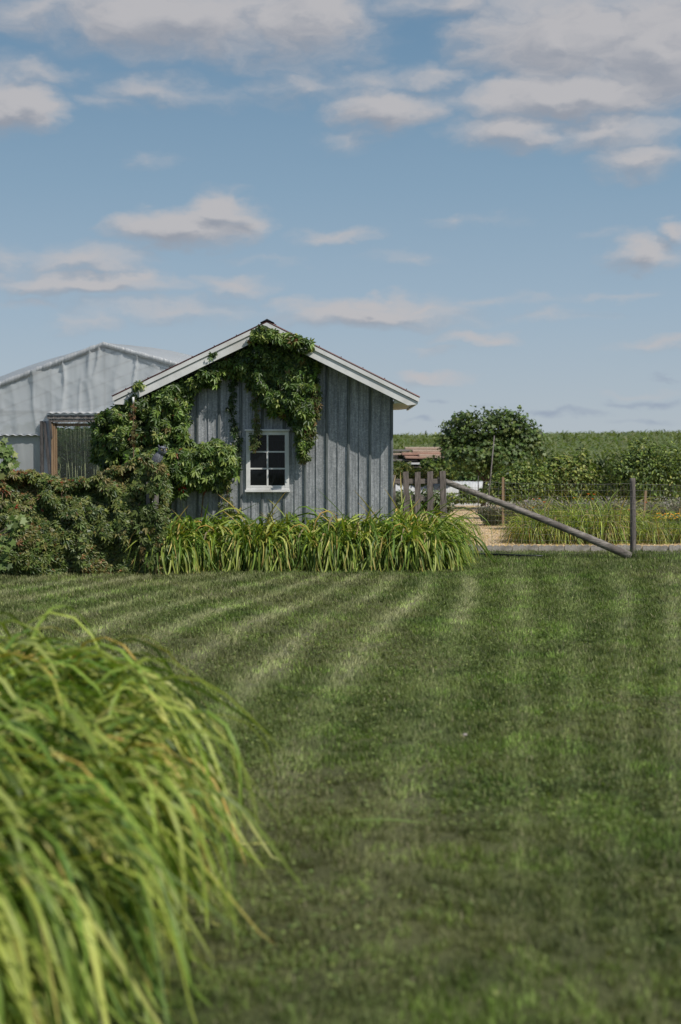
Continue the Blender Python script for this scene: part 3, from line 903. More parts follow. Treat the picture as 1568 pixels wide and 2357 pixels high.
def vine_mass(lf, poly, m, T, Rr, lsize, y0=SY - .03, cols=GREENS, wts=(5,5,2,4,.7,.05,.1), edge=10, seed=1, clip=True):
    poly = np.array(poly, float)
    lo, hi = poly.min(0) - edge, poly.max(0) + edge
    px = rng.uniform(lo[0], hi[0], m * 5); py = rng.uniform(lo[1], hi[1], m * 5)
    d = poly_dist(poly, px, py) + edge * (1.6 * (fbm(px / 14, py / 14, 0, seed) - .5) + 1.5 * (vnoise(px / 6, py / 8, 0, seed + 5) - .55))
    ok = d > 0
    px, py, d = px[ok][:m], py[ok][:m], d[ok][:m]; m = len(px)
    def bul(px, py, d):
        q = np.clip(d * SC / Rr, 0, 1)
        lump = .5 * vnoise(px / 24, py / 34, 0, seed + 9) + .6 * vnoise(px / 12, py / 16, 0, seed + 19)
        return T * (.25 + .75 * np.sqrt(np.maximum(0, 1 - (1 - q) ** 2))) * (.12 + 1.25 * lump)
    b = bul(px, py, d)
    e = 6.0
    dx1 = poly_dist(poly, px + e, py); dy1 = poly_dist(poly, px, py + e)
    gx = (bul(px + e, py, np.maximum(dx1, 0)) - b) / (e * SC); gz = -(bul(px, py + e, np.maximum(dy1, 0)) - b) / (e * SC)
    depth = np.where(rng.random(m) < .72, rng.uniform(-.02, .11, m), -rng.random(m) * b * .9)
    y = y0 - b - depth
    pos = np.stack([(px - 784) * SC, y, 1.6 - (py - 1048) * SC], 1)
    # keep the outline as seen in plan: slight outward spread only
    nrm = np.stack([-gx * .5 + rng.normal(0, .62, m), -np.ones(m), -gz * .4 + .5 + rng.normal(0, .6, m)], 1)
    tip = np.stack([rng.normal(0, .6, m), -.35 + rng.normal(0, .3, m), -np.ones(m) * .9], 1)
    if clip:
        qx = 784 + FD * pos[:, 0] / pos[:, 1]; qy = 1048 - FD * (pos[:, 2] - 1.6) / pos[:, 1]
        lim = 741 + np.abs(qx - 616) * .487 + 36 + 9 * vnoise(qx / 9, 0, 0, seed)
        ok = (qy > lim) | ((qx > 690) & (qy > lim - 22)) | ((qx < 318) & (qy > lim - 16) & (qy > 912))
        pos, nrm, tip = pos[ok], nrm[ok], tip[ok]; m = len(pos)
    col = palette(m, cols, wts)
    sz = lsize * rng.uniform(.6, 1.25, m)
    lf.scatter(CREEPER, pos, nrm, tip, sz, col)
    return pos
def vine_strand(lf, pts, n, lsize, y, cols, wts, jit=.03, st=None):
    pts = np.array([(P(a, b, y).x, y, P(a, b, y).z) for a, b in pts])
    t = np.sort(rng.random(n)) * (len(pts) - 1); i = np.minimum(t.astype(int), len(pts) - 2); f = (t - i)[:, None]
    c = pts[i] * (1 - f) + pts[i + 1] * f
    c = c + rng.normal(0, jit, (n, 3)) * np.array([1, .6, .6]); c[:, 1] = np.minimum(c[:, 1], SY - .035)
    nrm = np.stack([rng.normal(0, .5, n), -np.ones(n), .4 + rng.normal(0, .4, n)], 1)
    tip = np.stack([rng.normal(0, .8, n), -.2 * np.ones(n), -np.ones(n)], 1)
    tp = rng.random(n)
    lf.scatter(CREEPER3, c[tp < .5], nrm[tp < .5], tip[tp < .5], lsize * rng.uniform(.5, 1.1, (tp < .5).sum()), palette((tp < .5).sum(), cols, wts))
    lf.scatter(CREEPER, c[tp >= .5], nrm[tp >= .5], tip[tp >= .5], lsize * rng.uniform(.6, 1.2, (tp >= .5).sum()), palette((tp >= .5).sum(), cols, wts))
    if st is not None: st.tube([Vector(p) for p in pts], .004, 5)

# 1. peak mass with hanging strands
v1 = tag(empty('climbing_vine', (RX, SY, 2.6)), 'creeper hanging from the gable peak above and right of the window', 'vine', 'creepers on the shed')
def vpar(o, e): o.parent = e; o.location = -Vector(e.location); return o
lf = Leafs(); st = MB()
PEAK = [(548,815),(565,785),(590,765),(622,760),(655,768),(690,778),(712,800),(726,832),(731,880),(728,930),(722,975),(714,1010),(706,1045),(696,1050),(688,1015),(682,985),(668,962),(640,950),(612,940),(598,905),(575,885),(556,850)]
vine_mass(lf, PEAK, 3900, .30, .30, .088, seed=3)
vine_mass(lf, [(575,792),(598,765),(612,757),(628,768),(650,772),(690,782),(718,790),(722,806),(700,815),(640,790),(600,788)], 360, .10, .2, .085, y0=FY - .01, seed=17, edge=4, clip=False, wts=(4,5,4,2,1.5,.05,.3))
LIGHT = [(.13,.16,.045),(.16,.17,.05),(.10,.14,.035),(.19,.12,.05)]
vine_strand(lf, [(588,860),(590,900),(586,940),(591,975),(589,1000),(583,1035)], 110, .062, SY - .14, LIGHT, (4,3,3,1), .028, st)
vine_strand(lf, [(728,880),(733,915),(727,950),(737,962)], 60, .06, SY - .22, LIGHT, (4,3,3,1), .035, st)
vine_strand(lf, [(700,960),(690,1000),(694,1035),(704,1062)], 120, .075, SY - .16, LIGHT + [(.06,.1,.03)], (2,2,2,1,4), .04, st)
vine_strand(lf, [(715,880),(722,930),(714,990),(704,1020)], 150, .07, SY - .24, LIGHT + [(.15,.09,.035)], (3,3,4,1,2), .05, st)
st.tube([P(600,800,SY-.05), P(612,860,SY-.1), P(655,900,SY-.1)], .012, 6)
vpar(lf.build('foliage', M['creeper']), v1); vpar(st.build('stem', M['stem']), v1)

# 2. corner mass with band under the left rake
v2 = tag(empty('climbing_vine', (WX0, SY, 0)), 'big creeper smothering the left corner of the shed behind the owl', 'vine', 'creepers on the shed')
lf = Leafs(); st = MB()
CORNER = [(258,918),(300,898),(335,884),(380,868),(425,868),(440,900),(441,945),(436,985),(440,1020),(446,1060),(440,1100),(425,1115),(408,1120),(398,1150),(385,1165),(372,1160),(360,1090),(330,1075),(290,1090),(238,1092),(228,1050),(222,1000),(228,950),(240,925)]
vine_mass(lf, CORNER, 6800, .50, .35, .092, seed=23, edge=9)
BAND = [(330,893),(400,858),(470,822),(520,798),(565,775),(590,780),(592,830),(580,880),(560,870),(540,868),(520,862),(500,885),(470,885),(452,905),(430,915),(390,915)]
vine_mass(lf, BAND, 2300, .26, .2, .088, seed=29, edge=8)
vine_mass(lf, [(318,892),(340,876),(346,886),(325,900)], 14, .06, .2, .085, y0=FY - .02, seed=31, edge=3, clip=False)
vine_mass(lf, [(488,818),(505,812),(505,826),(492,830)], 10, .06, .2, .085, y0=FY + .0, seed=33, edge=3, clip=False)
SH = [(.04,.075,.022),(.055,.09,.025)]  # strand in shade: the shade is put into darker leaf colours
vine_strand(lf, [(535,860),(536,900),(532,940),(541,985),(548,1030),(541,1080)], 130, .07, SY - .05, SH, (1, 1), .03, st)
vine_strand(lf, [(308,925),(312,980),(306,1030)], 40, .05, SY - .95, [(.25,.12,.05),(.15,.15,.05)], (1,1), .03, st)
for a, b in (((300,1180),(330,900)), ((380,1190),(420,930))):
    p0, p1 = P(*a, SY-.12), P(*b, SY-.12)
    pts = [p0.lerp(p1, t) + Vector((.06*math.sin(t*7), 0, .0)) for t in np.linspace(0, 1, 8)]
    if a[1] > 1150: pts[0].z = 0
    st.tube(pts, .014, 6)
vpar(lf.build('foliage', M['creeper']), v2); vpar(st.build('stem', M['stem']), v2)

# 3. mound left of the window
v3 = tag(empty('climbing_vine', (-1.9, SY, 0)), 'light green creeper mound on the wall just left of the window', 'vine', 'creepers on the shed')
lf = Leafs(); st = MB()
vine_mass(lf, [(432,1030),(470,1018),(505,1014),(533,1025),(547,1050),(553,1075),(546,1090),(528,1100),(520,1120),(505,1128),(490,1118),(470,1126),(452,1118),(436,1130),(425,1100)], 1800, .27, .25, .09, seed=41, edge=7, wts=(4,6,5,2,1.6,.05,.15))
vine_strand(lf, [(515,1100),(524,1130),(520,1160),(532,1185)], 90, .06, SY - .15, LIGHT, (4,3,3,1), .05, st)
vine_strand(lf, [(415,1060),(408,1100),(418,1140)], 60, .08, SY - .3, GREENS, (5,5,2,4,.7,.3,.1), .05, st)
m = 8; c = np.array([P(414, 1118, SY-.3)]) + rng.normal(0, .03, (m, 3))
lf.scatter(CREEPER, c, np.tile([[0.1,-1,.3]], (m, 1)) + rng.normal(0, .3, (m, 3)), np.tile([[0,0,-1.]], (m, 1)) + rng.normal(0, .3, (m, 3)), .09, palette(m, [(.35,.05,.02)], [1]))
st.tube([Vector((-2.1, SY-.1, 0)), P(470,1120,SY-.12), P(500,1060,SY-.15)], .01, 6)
vpar(lf.build('foliage', M['creeper']), v3); vpar(st.build('stem', M['stem']), v3)

# ------------------------------------------------------------------ vine hedge on the left
def hedge():
    h = tag(empty('vine_hedge', (-4.2, 18.6, 0)), 'low rust-tinted creeper hedge left of the shed, over an old fence', 'hedge')
    topx = np.array([-320,-200, -80, 0, 60, 130, 200, 260, 300, 332, 352, 366]); topy = np.array([1080,1085,1088,1084,1090,1112,1100,1078,1060,1050,1062,1150])
    def Yf(x):  # front foot
        return 18.95 + .235 * (x + 2.6)
    lf = Leafs()
    for part, m in (('front', 19000), ('top', 5000)):
        dx = rng.uniform(-330, 364, m)
        Yc = 18.7
        x = (dx - 784) * (Yc / FD)
        yf = Yf(x)
        H = 1.6 - (np.interp(dx, topx, topy) - 1048) * (yf + .5) / FD
        H = np.maximum(H * (1 + .07 * (fbm(x * 5, 0, 0, 8) - .5)), .15)
        if part == 'front':
            v = rng.random(m) ** .92
            yy = yf + .22 + .42 * v ** 1.6 - .40 * (fbm(x * 3.8, v * 4.6, 0, 51, 2) - .45) * 1.5 - .20 * (vnoise(x * 9, v * 11, 0, 52) - .5)
            inn = rng.random(m) < .3
            yy = yy + np.where(inn, rng.random(m) * .35, rng.uniform(-.03, .03, m))
            z = v * H
            # hollow under the foot: keep leaves just off the ground
            z = np.maximum(z, .03)
            nrm = np.stack([rng.normal(0, .5, m), -np.ones(m), .35 + .5 * v + rng.normal(0, .4, m)], 1)
        else:
            t = rng.random(m)
            yy = yf + .45 + t * .8
            z = H * (1.0 - .12 * (t - .3) ** 2) + (fbm(x * 6, t * 5, 0, 61) - .5) * .16 + rng.uniform(-.06, .03, m)
            nrm = np.stack([rng.normal(0, .6, m), -.5 + rng.normal(0, .4, m), np.ones(m)], 1)
        tip = np.stack([rng.normal(0, .8, m), -.5 + rng.normal(0, .3, m), -.7 * np.ones(m)], 1)
        rust = fbm(x * 1.6, z * 2.2, 0, 71, 3) + .22 * (z / np.maximum(H, .3) - .5)
        c = palette(m, [(.078,.118,.025),(.125,.165,.038),(.20,.225,.060),(.042,.070,.018)], [4,5,3,3])
        c2 = palette(m, [(.20,.165,.055),(.17,.16,.055),(.24,.12,.045),(.34,.07,.035)], [4,5,1.6,.35])
        pr = np.clip((rust - .50) * 3.2, .07, .60)
        sel = rng.random(m) < pr
        c[sel] = c2[sel]
        pos = np.stack([x, yy, z], 1)
        big = rng.random(m) < .6
        sz = rng.uniform(.05, .092, m)
        lf.scatter(CREEPER, pos[big], nrm[big], tip[big], sz[big], c[big])
        lf.scatter(MAPLE, pos[~big], nrm[~big], tip[~big], sz[~big] * .62, c[~big])
    vine_strand(lf, [(342,1066),(352,1072),(364,1080),(364,1100),(356,1122),(345,1120)], 150, .10, 18.98, [(.10,.15,.04),(.16,.2,.06),(.2,.16,.06)], (3,3,1), .045)
    vine_strand(lf, [(345,1172),(356,1190),(352,1230),(358,1265),(350,1310)], 330, .095, 18.95, [(.08,.12,.03),(.12,.16,.045),(.2,.16,.06)], (3,3,1), .09)
    vpar(lf.build('foliage', M['creeper']), h)
    # backing of stems and a fence inside so that nothing shows through
    st = MB()
    for i in range(30):
        x = rng.uniform(-6.6, -2.75); y = Yf(x) + .62 + rng.uniform(-.1, .2)
        x2 = x + rng.normal(0, .3)
        st.tube([(x, y, 0), ((x + x2) / 2 + .05, y, .5), (x2, y - .05, 1.1)], [.014, .01, .006], 5)
    vpar(st.build('stem', M['stem']), h)
    fb = MB()
    for i in range(44):
        x = -6.9 + i * .098
        if x > -2.72: break
        y = Yf(x) + .62
        fb.box((x, y - .01, .05), (x + .09, y + .01, 1.02 + .03 * math.sin(i * 3)))
    vpar(fb.build('fence_board', M['darkwood']), h)
    return h
hedge()

# owl decoy on its post
def owl():
    q = P(366, 1072, 19.2)
    post = tag(empty('fence_post', (q.x - .045, 19.2, 0)), 'grey weathered square post under the owl at the hedge end', 'post')
    mb = MB(); mb.box((-.035, -.035, 0), (.035, .035, q.z - .01)); mb.build('post', M['greywood'], post, .006)
    mb = MB(); mb.box((-.13, .0, .0), (-.075, .03, q.z - .22)); mb.build('slat', M['greywood'], post, .004)
    o = tag(empty('owl_decoy', (q.x - .035, 19.2, q.z - .012)), 'grey moulded owl decoy leaning right on the post by the creeper', 'owl decoy')
    o.scale = (1.03, 1.03, 1.03)
    def lathe(prof, c, axis, flat=1.0, seg=20):
        mb = MB(); axis = Vector(axis).normalized()
        a = axis.cross(Vector((0, 1, 0))).normalized(); b = axis.cross(a)
        vs = []; fs = []
        for (t, r) in prof:
            for k in range(seg):
                an = 2 * math.pi * k / seg
                vs.append(Vector(c) + axis * t + a * r * math.cos(an) + b * r * flat * math.sin(an))
        n = len(prof)
        for i in range(n - 1):
            for k in range(seg):
                k2 = (k + 1) % seg; fs.append((i*seg+k, i*seg+k2, (i+1)*seg+k2, (i+1)*seg+k))
        fs += [tuple(range(seg)), tuple((n-1)*seg+k for k in range(seg))]
        mb.add(vs, fs, True); return mb
    body = lathe([(-.02,.012),(.02,.030),(.07,.050),(.12,.060),(.165,.058),(.20,.045),(.225,.030)], (-.035, 0, .0), (.50, 0, 1), .9)
    body.build('body', M['owlgrey'], o)
    wing = lathe([(-.05,.008),(.01,.030),(.07,.046),(.13,.044),(.175,.018)], (-.045, -.030, .012), (.42, -.02, 1), .6)
    wing.build('wing', M['owldark'], o)
    head = lathe([(-.02,.035),(.005,.052),(.03,.060),(.058,.058),(.078,.046),(.092,.02)], (.080, -.008, .178), (.12, -.1, 1), .95)
    hd = head.build('head', M['owlgrey'], o)
    for s in (-1, 1):
        mb = MB(); mb.tube([(.08 + s * .034, -.012, .25), (.075 + s * .046, -.012, .292)], [.017, .003], 8); mb.build('ear_tuft', M['owldark'], hd)
    # face to the right and camera: eyes, brow, beak
    for ex, ey in ((.086, -.062), (.130, -.038)):
        e1 = lathe([(0,.015),(.006,.016),(.009,.009)], (ex, ey, .222), (.45, -1, 0), 1, 12); e1.build('eye', M['owleye'], hd)
        e2 = lathe([(0,.010),(.005,.009)], (ex + .002, ey - .008, .223), (.45, -1, 0), 1, 10); e2.build('pupil', M['owldark'], hd)
    mb = MB(); mb.tube([(.045, -.062, .254), (.108, -.070, .238), (.148, -.03, .252)], [.008, .012, .008], 6); mb.build('brow', M['owldark'], hd)
    mb = MB(); mb.tube([(.105, -.062, .222), (.118, -.084, .212), (.119, -.080, .194)], [.010, .007, .002], 8); mb.build('beak', M['owldark'], hd)
M['owlgrey'] = noise_mat('owl_grey', (.08,.085,.10), (.22,.23,.25), (1,1,1), 60, .7, .5)
M['owldark'] = noise_mat('owl_dark', (.03,.035,.045), (.12,.125,.15), (1,1,1), 90, .7, .4)
M['owleye'] = noise_mat('owl_eye', (.55,.42,.12), (.65,.5,.16), (1,1,1), 20, .3, 0)
owl()
q = P(307, 917, 19.9)
vs_ = tag(empty('marker_stake', (q.x, 19.9, 0)), 'thin rusty stake with a white cap poking out of the corner creeper', 'stake')
mb = MB(); mb.tube([(0, 0, 0), (0, 0, q.z - .06)], .008, 6); mb.build('rod', M['stem'], vs_)
mb = MB(); mb.tube([(0, 0, q.z - .07), (0, 0, q.z + .02)], .016, 10); mb.build('cap', M['white'], vs_)

# ------------------------------------------------------------------ daylilies
LILY = [(.195,.265,.045),(.275,.325,.065),(.105,.175,.030),(.40,.42,.12),(.42,.30,.08),(.40,.17,.05),(.30,.24,.13)]
def lily_mesh(n=150, rad=.2, L=(.65, 1.0), W=(.014, .024), fling=(0, 0), K=10, wts=(5,5,4,2.4,.22,.06,.16), name='foliage', up=.10, lsk=1.0, tipf=.10):
    lf = Leafs()
    r = rad * np.sqrt(rng.random(n)); a0 = rng.uniform(0, 2 * math.pi, n)
    base = np.stack([r * np.cos(a0), r * np.sin(a0), np.full(n, .01)], 1)
    az = a0 + rng.normal(0, .9, n)
    hx, hy = np.cos(az) + fling[0], np.sin(az) + fling[1]
    az = np.arctan2(hy, hx)
    el = np.clip(rng.normal(1.32, .15, n), .8, 1.56)
    bend = np.clip(rng.normal(2.6, .25, n), 2.0, 3.0)
    few = rng.random(n) < up; bend[few] = rng.uniform(.5, 1.5, few.sum())
    Ln = L[0] + (L[1] - L[0]) * rng.random(n) ** lsk; Wn = rng.uniform(*W, n)
    col = palette(n, LILY, wts, .22)
    tipc = col.copy(); tt = rng.random(n) < tipf; tipc[tt] = np.array([.42, .28, .09])
    lf.strap(base, az, el, bend, Ln, Wn, col, K=K, sig=True, fold=.22, twist=.6, tipcol=tipc)
    # short inner leaves
    return lf.mesh(name)
def lily_stalk(h, col=(.5,.16,.03)):
    lf = Leafs(); m = 6
    a = np.arange(m) * math.pi / 3
    pos = np.tile([[0, 0, h]], (m, 1)).astype(float)
    tip = np.stack([np.cos(a), np.sin(a), np.full(m, .9)], 1); nrm = np.stack([-np.cos(a), -np.sin(a), np.full(m, 1.)], 1)
    lf.scatter(SIMPLE, pos, nrm, tip, .07, palette(m, [col], [1], .1))
    return lf
bed_meshes = [lily_mesh(320, .26, (.60, 1.05), (.018, .030), (.0, -.42), K=12, up=.04, wts=(5,3.2,6,1.6,.14,.03,.10)) for _ in range(4)]
ORD = ['first','second','third','fourth','fifth','sixth','seventh','eighth','ninth','tenth','eleventh','twelfth','thirteenth']
def place_lily(me, x, y, s, rz, label, group):
    e = tag(empty('daylily_clump', (x, y, 0.01), rz), label, 'daylily', group)
    e.scale = (s, s, s)
    if not me.materials: me.materials.append(M['lily'])
    o = bpy.data.objects.new('foliage', me); COL.objects.link(o); o.parent = e
    return e
xs_bed = np.linspace(-2.78, 1.16, 13)
for i, x in enumerate(xs_bed):
    lab = f'{ORD[i]} arching green daylily clump from the left along the foot of the shed wall'
    place_lily(bed_meshes[i % 4], x + (0 if i else .42), (19.88 if i else 19.42) + .06 * math.sin(i * 2.1), 1.02 + .09 * math.sin(i * 1.7), .25 * math.sin(i * 1.3), lab, 'daylilies along the foot of the shed')
for i, x in enumerate(np.linspace(-2.45, .7, 8)):
    place_lily(bed_meshes[(i + 2) % 4], x, 20.34, 1.26 + .14 * math.sin(i * 2.3), .5 * math.sin(i * 2.1), f'{ORD[i]} taller daylily clump from the left in the back row against the shed wall', 'back row of daylilies against the shed wall')
mR = [lily_mesh(400, .34, (.72, 1.25), (.017, .028), (.36, -.35), K=12, up=.04, wts=(5,4,5,2.4,.5,.12,.25)) for _ in range(2)]
for i, (x, y, s, lab) in enumerate(((.92, 20.7, 1.12, 'tall daylily clump at the right front corner of the shed'),
      (1.12, 20.2, .92, 'yellow-tipped daylily clump at the right end of the row, over the lawn'),
      (1.24, 20.95, 1.15, 'daylily clump filling the corner between shed end and picket gate'),
      (1.06, 21.35, 1.15, 'daylily clump in front of the picket gate close to the shed'))):
    place_lily(mR[i % 2], x, y, s, .2 * i, lab, 'daylilies round the right corner of the shed')

# foreground
FG = [lily_mesh(950, .46, (.65, 1.38), (.014, .0235), (.42, -.22), K=14, up=0.0, lsk=.8, tipf=.06, wts=(5,5,4,2.8,.30,.0,.0)) for _ in range(3)]
fgs = [(-1.55, 3.35, 'foreground daylily clump at the bottom edge, nearest the camera'),
       (-1.34, 4.05, 'foreground daylily clump with yellowing leaves leaning over the lawn'),
       (-1.30, 4.75, 'foreground daylily clump in the middle of the near row, lawn side'),
       (-1.40, 5.45, 'foreground daylily clump past the middle of the near row, lawn side'),
       (-1.62, 6.1, 'foreground daylily clump at the far end of the near row'),
       (-1.65, 3.7, 'foreground daylily clump behind the nearest one, at the left edge'),
       (-1.70, 4.5, 'foreground daylily clump at the left edge, middle of the near row'),
       (-1.80, 5.3, 'foreground daylily clump at the left edge past the middle'),
       (-2.0, 6.2, 'foreground daylily clump at the left edge, far end')]
for i, (x, y, lab) in enumerate(fgs):
    place_lily(FG[i % 3], x, y, [.84, .96, 1.02, 1.06, 1.10, .95, 1.02, 1.12, 1.18][i], .25 * math.sin(i * 3.0), lab, 'daylilies in the foreground')

# ------------------------------------------------------------------ greenhouse
GY = 26.0
def GX(dx): return (dx - 784) * GY / FD
def GZ(dy): return 1.6 - (dy - 1048) * GY / FD
def greenhouse():
    g = tag(empty('greenhouse', (-4.6, GY, 0)), 'plastic film greenhouse with timber door frame behind the hedge', 'greenhouse')
    PX, PZ = GX(240), GZ(790)
    LX, RX_ = -8.1, -1.0
    def top(x):
        return np.where(x < PX, PZ + (x - PX) * .385, PZ - (x - PX) * .275)
    dl, dr, dt = GX(121), -3.75, GZ(962)
    # wrinkled end film
    nx, nz = 300, 150
    xs_ = np.linspace(LX, RX_, nx); V = []; 
    X = np.repeat(xs_[:, None], nz, 1); T = top(X)
    Z = T * np.linspace(0, 1, nz)[None, :]
    fr = Z / T
    # folds: fan from the rafter downwards
    ang = X + (1 - fr) * (X - PX) * .22
    w1 = np.abs(2 * vnoise(ang * 4.5 + .5 * vnoise(X * 2, Z * 2, 0, 8), Z * .5, 0, 5) - 1)
    w2 = vnoise(ang * 7, Z * .9, 0, 6); w3 = vnoise(ang * 16, Z * 1.6, 0, 7)
    dia = vnoise(X * 3 + Z * 4.5, X * 1.2 - Z * 1.0, 0, 9)
    edge = np.exp(-(1 - fr) * T / .5)
    dy = -.028 * w2 - .010 * w3 - .065 * (1 - w1) ** 6 * (.3 + 1.2 * edge) - .010 * (1 - np.abs(2 * dia - 1)) ** 3 * .6
    lowm = np.where(Z < GZ(1002), 1, 0)
    dy = dy + lowm * .035
    V = np.stack([X.ravel(), (GY + .05 + dy).ravel(), Z.ravel()], 1)
    idx = np.arange(nx * nz).reshape(nx, nz)
    F = np.stack([idx[:-1, :-1], idx[1:, :-1], idx[1:, 1:], idx[:-1, 1:]], -1).reshape(-1, 4)
    cx = V[F].mean(1)
    keep = ~((cx[:, 0] > dl - .02) & (cx[:, 0] < dr + .02) & (cx[:, 2] < dt))
    F = F[keep]
    lf = Leafs(); lf.raw(V, F, np.full(len(F), 4), np.ones((len(V), 3)) * .5)
    me = lf.mesh('end_film'); me.polygons.foreach_set('use_smooth', np.ones(len(F), bool))
    vpar(link('end_film', me, None, [M['film']]), g)
    # roof film: swells above the straight end rafters
    D = 14
    nu, nv = 80, 90
    u = np.linspace(0, 1, nu)[:, None]; v = np.linspace(0, 1, nv)[None, :]
    x = LX - .05 + (RX_ + .1 - LX) * u + 0 * v
    y = GY + .02 + D * v + 0 * u
    swell = .24 * np.clip(v * 14, 0, 1) ** .8 * np.abs(np.sin(np.where(x < PX, (x - LX) / (PX - LX), (RX_ - x) / (RX_ - PX)) * math.pi)) ** .7
    rib = .004 * np.abs(np.sin(v * D / 1.2 * math.pi))
    z = top(x) + .015 + swell + rib + .012 * vnoise(x * 5, y * 4, 0, 3)
    # slip down to the ground at the sides
    V = np.stack([x.ravel(), y.ravel(), z.ravel()], 1)
    idx = np.arange(nu * nv).reshape(nu, nv)
    F = np.stack([idx[:-1, :-1], idx[1:, :-1], idx[1:, 1:], idx[:-1, 1:]], -1).reshape(-1, 4)
    lf = Leafs(); lf.raw(V, F, np.full(len(F), 4), np.ones((len(V), 3)) * .5)
    me = lf.mesh('roof_film'); me.polygons.foreach_set('use_smooth', np.ones(len(F), bool))
    vpar(link('roof_film', me, None, [M['rooffilm']]), g)
    mb = MB()
    for xx in (LX - .05, RX_ + .05):
        mb.add([(xx, GY + .02, 0), (xx, GY + D, 0), (xx, GY + D, float(top(np.array(xx))) + .03), (xx, GY + .02, float(top(np.array(xx))) + .02)], [(0, 1, 2, 3)])
    mb.add([(LX, GY + D, 0), (RX_, GY + D, 0), (RX_, GY + D, float(top(np.array(RX_)))), (PX, GY + D, PZ), (LX, GY + D, float(top(np.array(LX))))], [(0, 1, 2, 3, 4)])
    vpar(mb.build('side_film', M['film']), g)
    # gathered film roll along the end rafters
    for (xa, xb) in ((LX, PX), (PX, RX_)):
        vs = []; fs = []; n = 220; seg = 10
        for i in range(n):
            t = i / (n - 1); xx = xa + (xb - xa) * t; zz = float(top(np.array(xx)))
            rr = .030 + .004 * math.sin(i * 1.9) + .018 * float(vnoise(i * .35, 0, 0, 2))
            for k in range(seg):
                an = 2 * math.pi * k / seg
                vs.append((xx, GY - .01 + rr * .8 * math.cos(an), zz - .02 + rr * math.sin(an) * 1.1))
        for i in range(n - 1):
            for k in range(seg):
                k2 = (k + 1) % seg; fs.append((i*seg+k, i*seg+k2, (i+1)*seg+k2, (i+1)*seg+k))
        mb = MB(); mb.add(vs, fs, True); vpar(mb.build('film_hem', M['hem']), g)
    # wood and pipe frame
    mb = MB()
    for (xa, xb) in ((LX, PX), (PX, RX_)):
        mb.beam((xa, GY + .1, float(top(np.array(xa))) - .05), (xb, GY + .1, float(top(np.array(xb))) - .05), .07, .04)
    vpar(mb.build('rafter', M['greywood']), g)
    mb = MB()
    for yy in np.arange(GY + 1.8, GY + D, 2.4):
        pts = [Vector((LX, yy, 0))] + [Vector((xx, yy, float(top(np.array(xx))) + .02)) for xx in np.linspace(LX, RX_, 14)] + [Vector((RX_, yy, 0))]
        mb.tube(pts, .018, 6)
        if yy > GY + 4 and yy < GY + 5: mb.tube([(LX, yy, 2.35), (PX, yy, 2.75), (RX_, yy, 2.35)], .012, 6)
    mb.tube([(PX, GY + .1, PZ - .03), (PX, GY + D, PZ + .03)], .018, 6)
    vpar(mb.build('hoop', M['pipe']), g)
    mb = MB()
    mb.box((LX, GY + .09, GZ(950)), (dl, GY + .12, GZ(944))); mb.tube([(GX(115), GY + .12, dt), (GX(116), GY + .12, float(top(np.array(GX(116)))) - .05)], .015, 6)
    mb.tube([(GX(240), GY + .12, dt + .1), (GX(240), GY + .12, PZ - .1)], .015, 6)
    vpar(mb.build('rail', M['pipe']), g)
    # corrugated strips: over the door and on the left
    for (xa, xb, zt, yy, hh) in ((GX(112), dr + .3, GZ(951), GY - .16, .05), (LX, GX(97), GZ(1001), GY - .03, .035)):
        vs = []; fs = []; n = 240
        for i in range(n):
            xx = xa + (xb - xa) * i / (n - 1); w = .009 * math.sin(2 * math.pi * xx / .14)
            vs += [(xx, yy, zt + w), (xx, yy + .2, zt + w + .03), (xx, yy, zt + w - .006), (xx, yy + .2, zt + w + .024)]
        for i in range(n - 1):
            a = 4 * i; fs += [(a, a+4, a+5, a+1), (a+2, a+3, a+7, a+6), (a, a+2, a+6, a+4)]
        mb = MB(); mb.add(vs, fs, True)
        vpar(mb.build('corrugated_strip', M['corr']), g)
    # door frame
    f = empty('door_frame', (0, 0, 0)); vpar(f, g)
    F0 = GY - .06
    def fb(name, mat, *bx):
        mb = MB()
        for a, b in bx: mb.box(a, b)
        return mb.build(name, mat, f, .004)
    fb('header', M['greywood'], ((GX(113), F0 - .06, GZ(964)), (dr + .2, F0 + .0, GZ(956))), ((GX(117), F0 - .04, GZ(972)), (dr + .2, F0 + .0, GZ(9645))if False else (dr + .2, F0 + .0, GZ(964.5))))
    fb('header', M['brownwood'], ((GX(126), F0 + .03, GZ(981)), (dr, F0 + .07, GZ(974))))
    fb('post', M['darkwood'], ((GX(95), F0 - .01, 0), (GX(101.5), F0 + .05, GZ(969))))
    fb('post', M['brownwood'], ((GX(120.5), F0 - .02, 0), (GX(125), F0 + .04, GZ(972))), ((GX(125.3), F0 + .0, 0), (GX(129.5), F0 + .05, GZ(973))), ((GX(130), F0 + .03, 0), (GX(133), F0 + .06, GZ(974))))
    fb('post', M['brownwood'], ((dr, F0 - .02, 0), (dr + .09, F0 + .05, GZ(966))))
    fb('panel', M['white'], ((GX(102.5), F0 + .045, 0), (GX(120), F0 + .06, GZ(968))))
    mb = MB(); mb.beam((GX(105), F0 + .0, GZ(970)), (GX(119), F0 + .0, GZ(1112)), .045, .03, (1, 0, 0)); mb.beam((GX(118.5), F0 - .03, GZ(966)), (GX(122), F0 - .03, GZ(1008)), .04, .03, (1, 0, 0))
    mb.build('brace', M['darkwood'], f)
    mb = MB(); mb.box((GX(94), F0 - .015, GZ(1112)), (GX(122), F0 - .045, GZ(1106))); mb.build('rail', M['greywood'], f)
    mb = MB(); mb.add([(GX(133), F0 + .045, 0), (dr, F0 + .045, 0), (dr, F0 + .045, GZ(981)), (GX(133), F0 + .045, GZ(981))], [(0, 1, 2, 3)])
    vpar(mb.build('door_film', M['clearfilm']), g)
    # crop inside
    lf = Leafs(); m = 9000
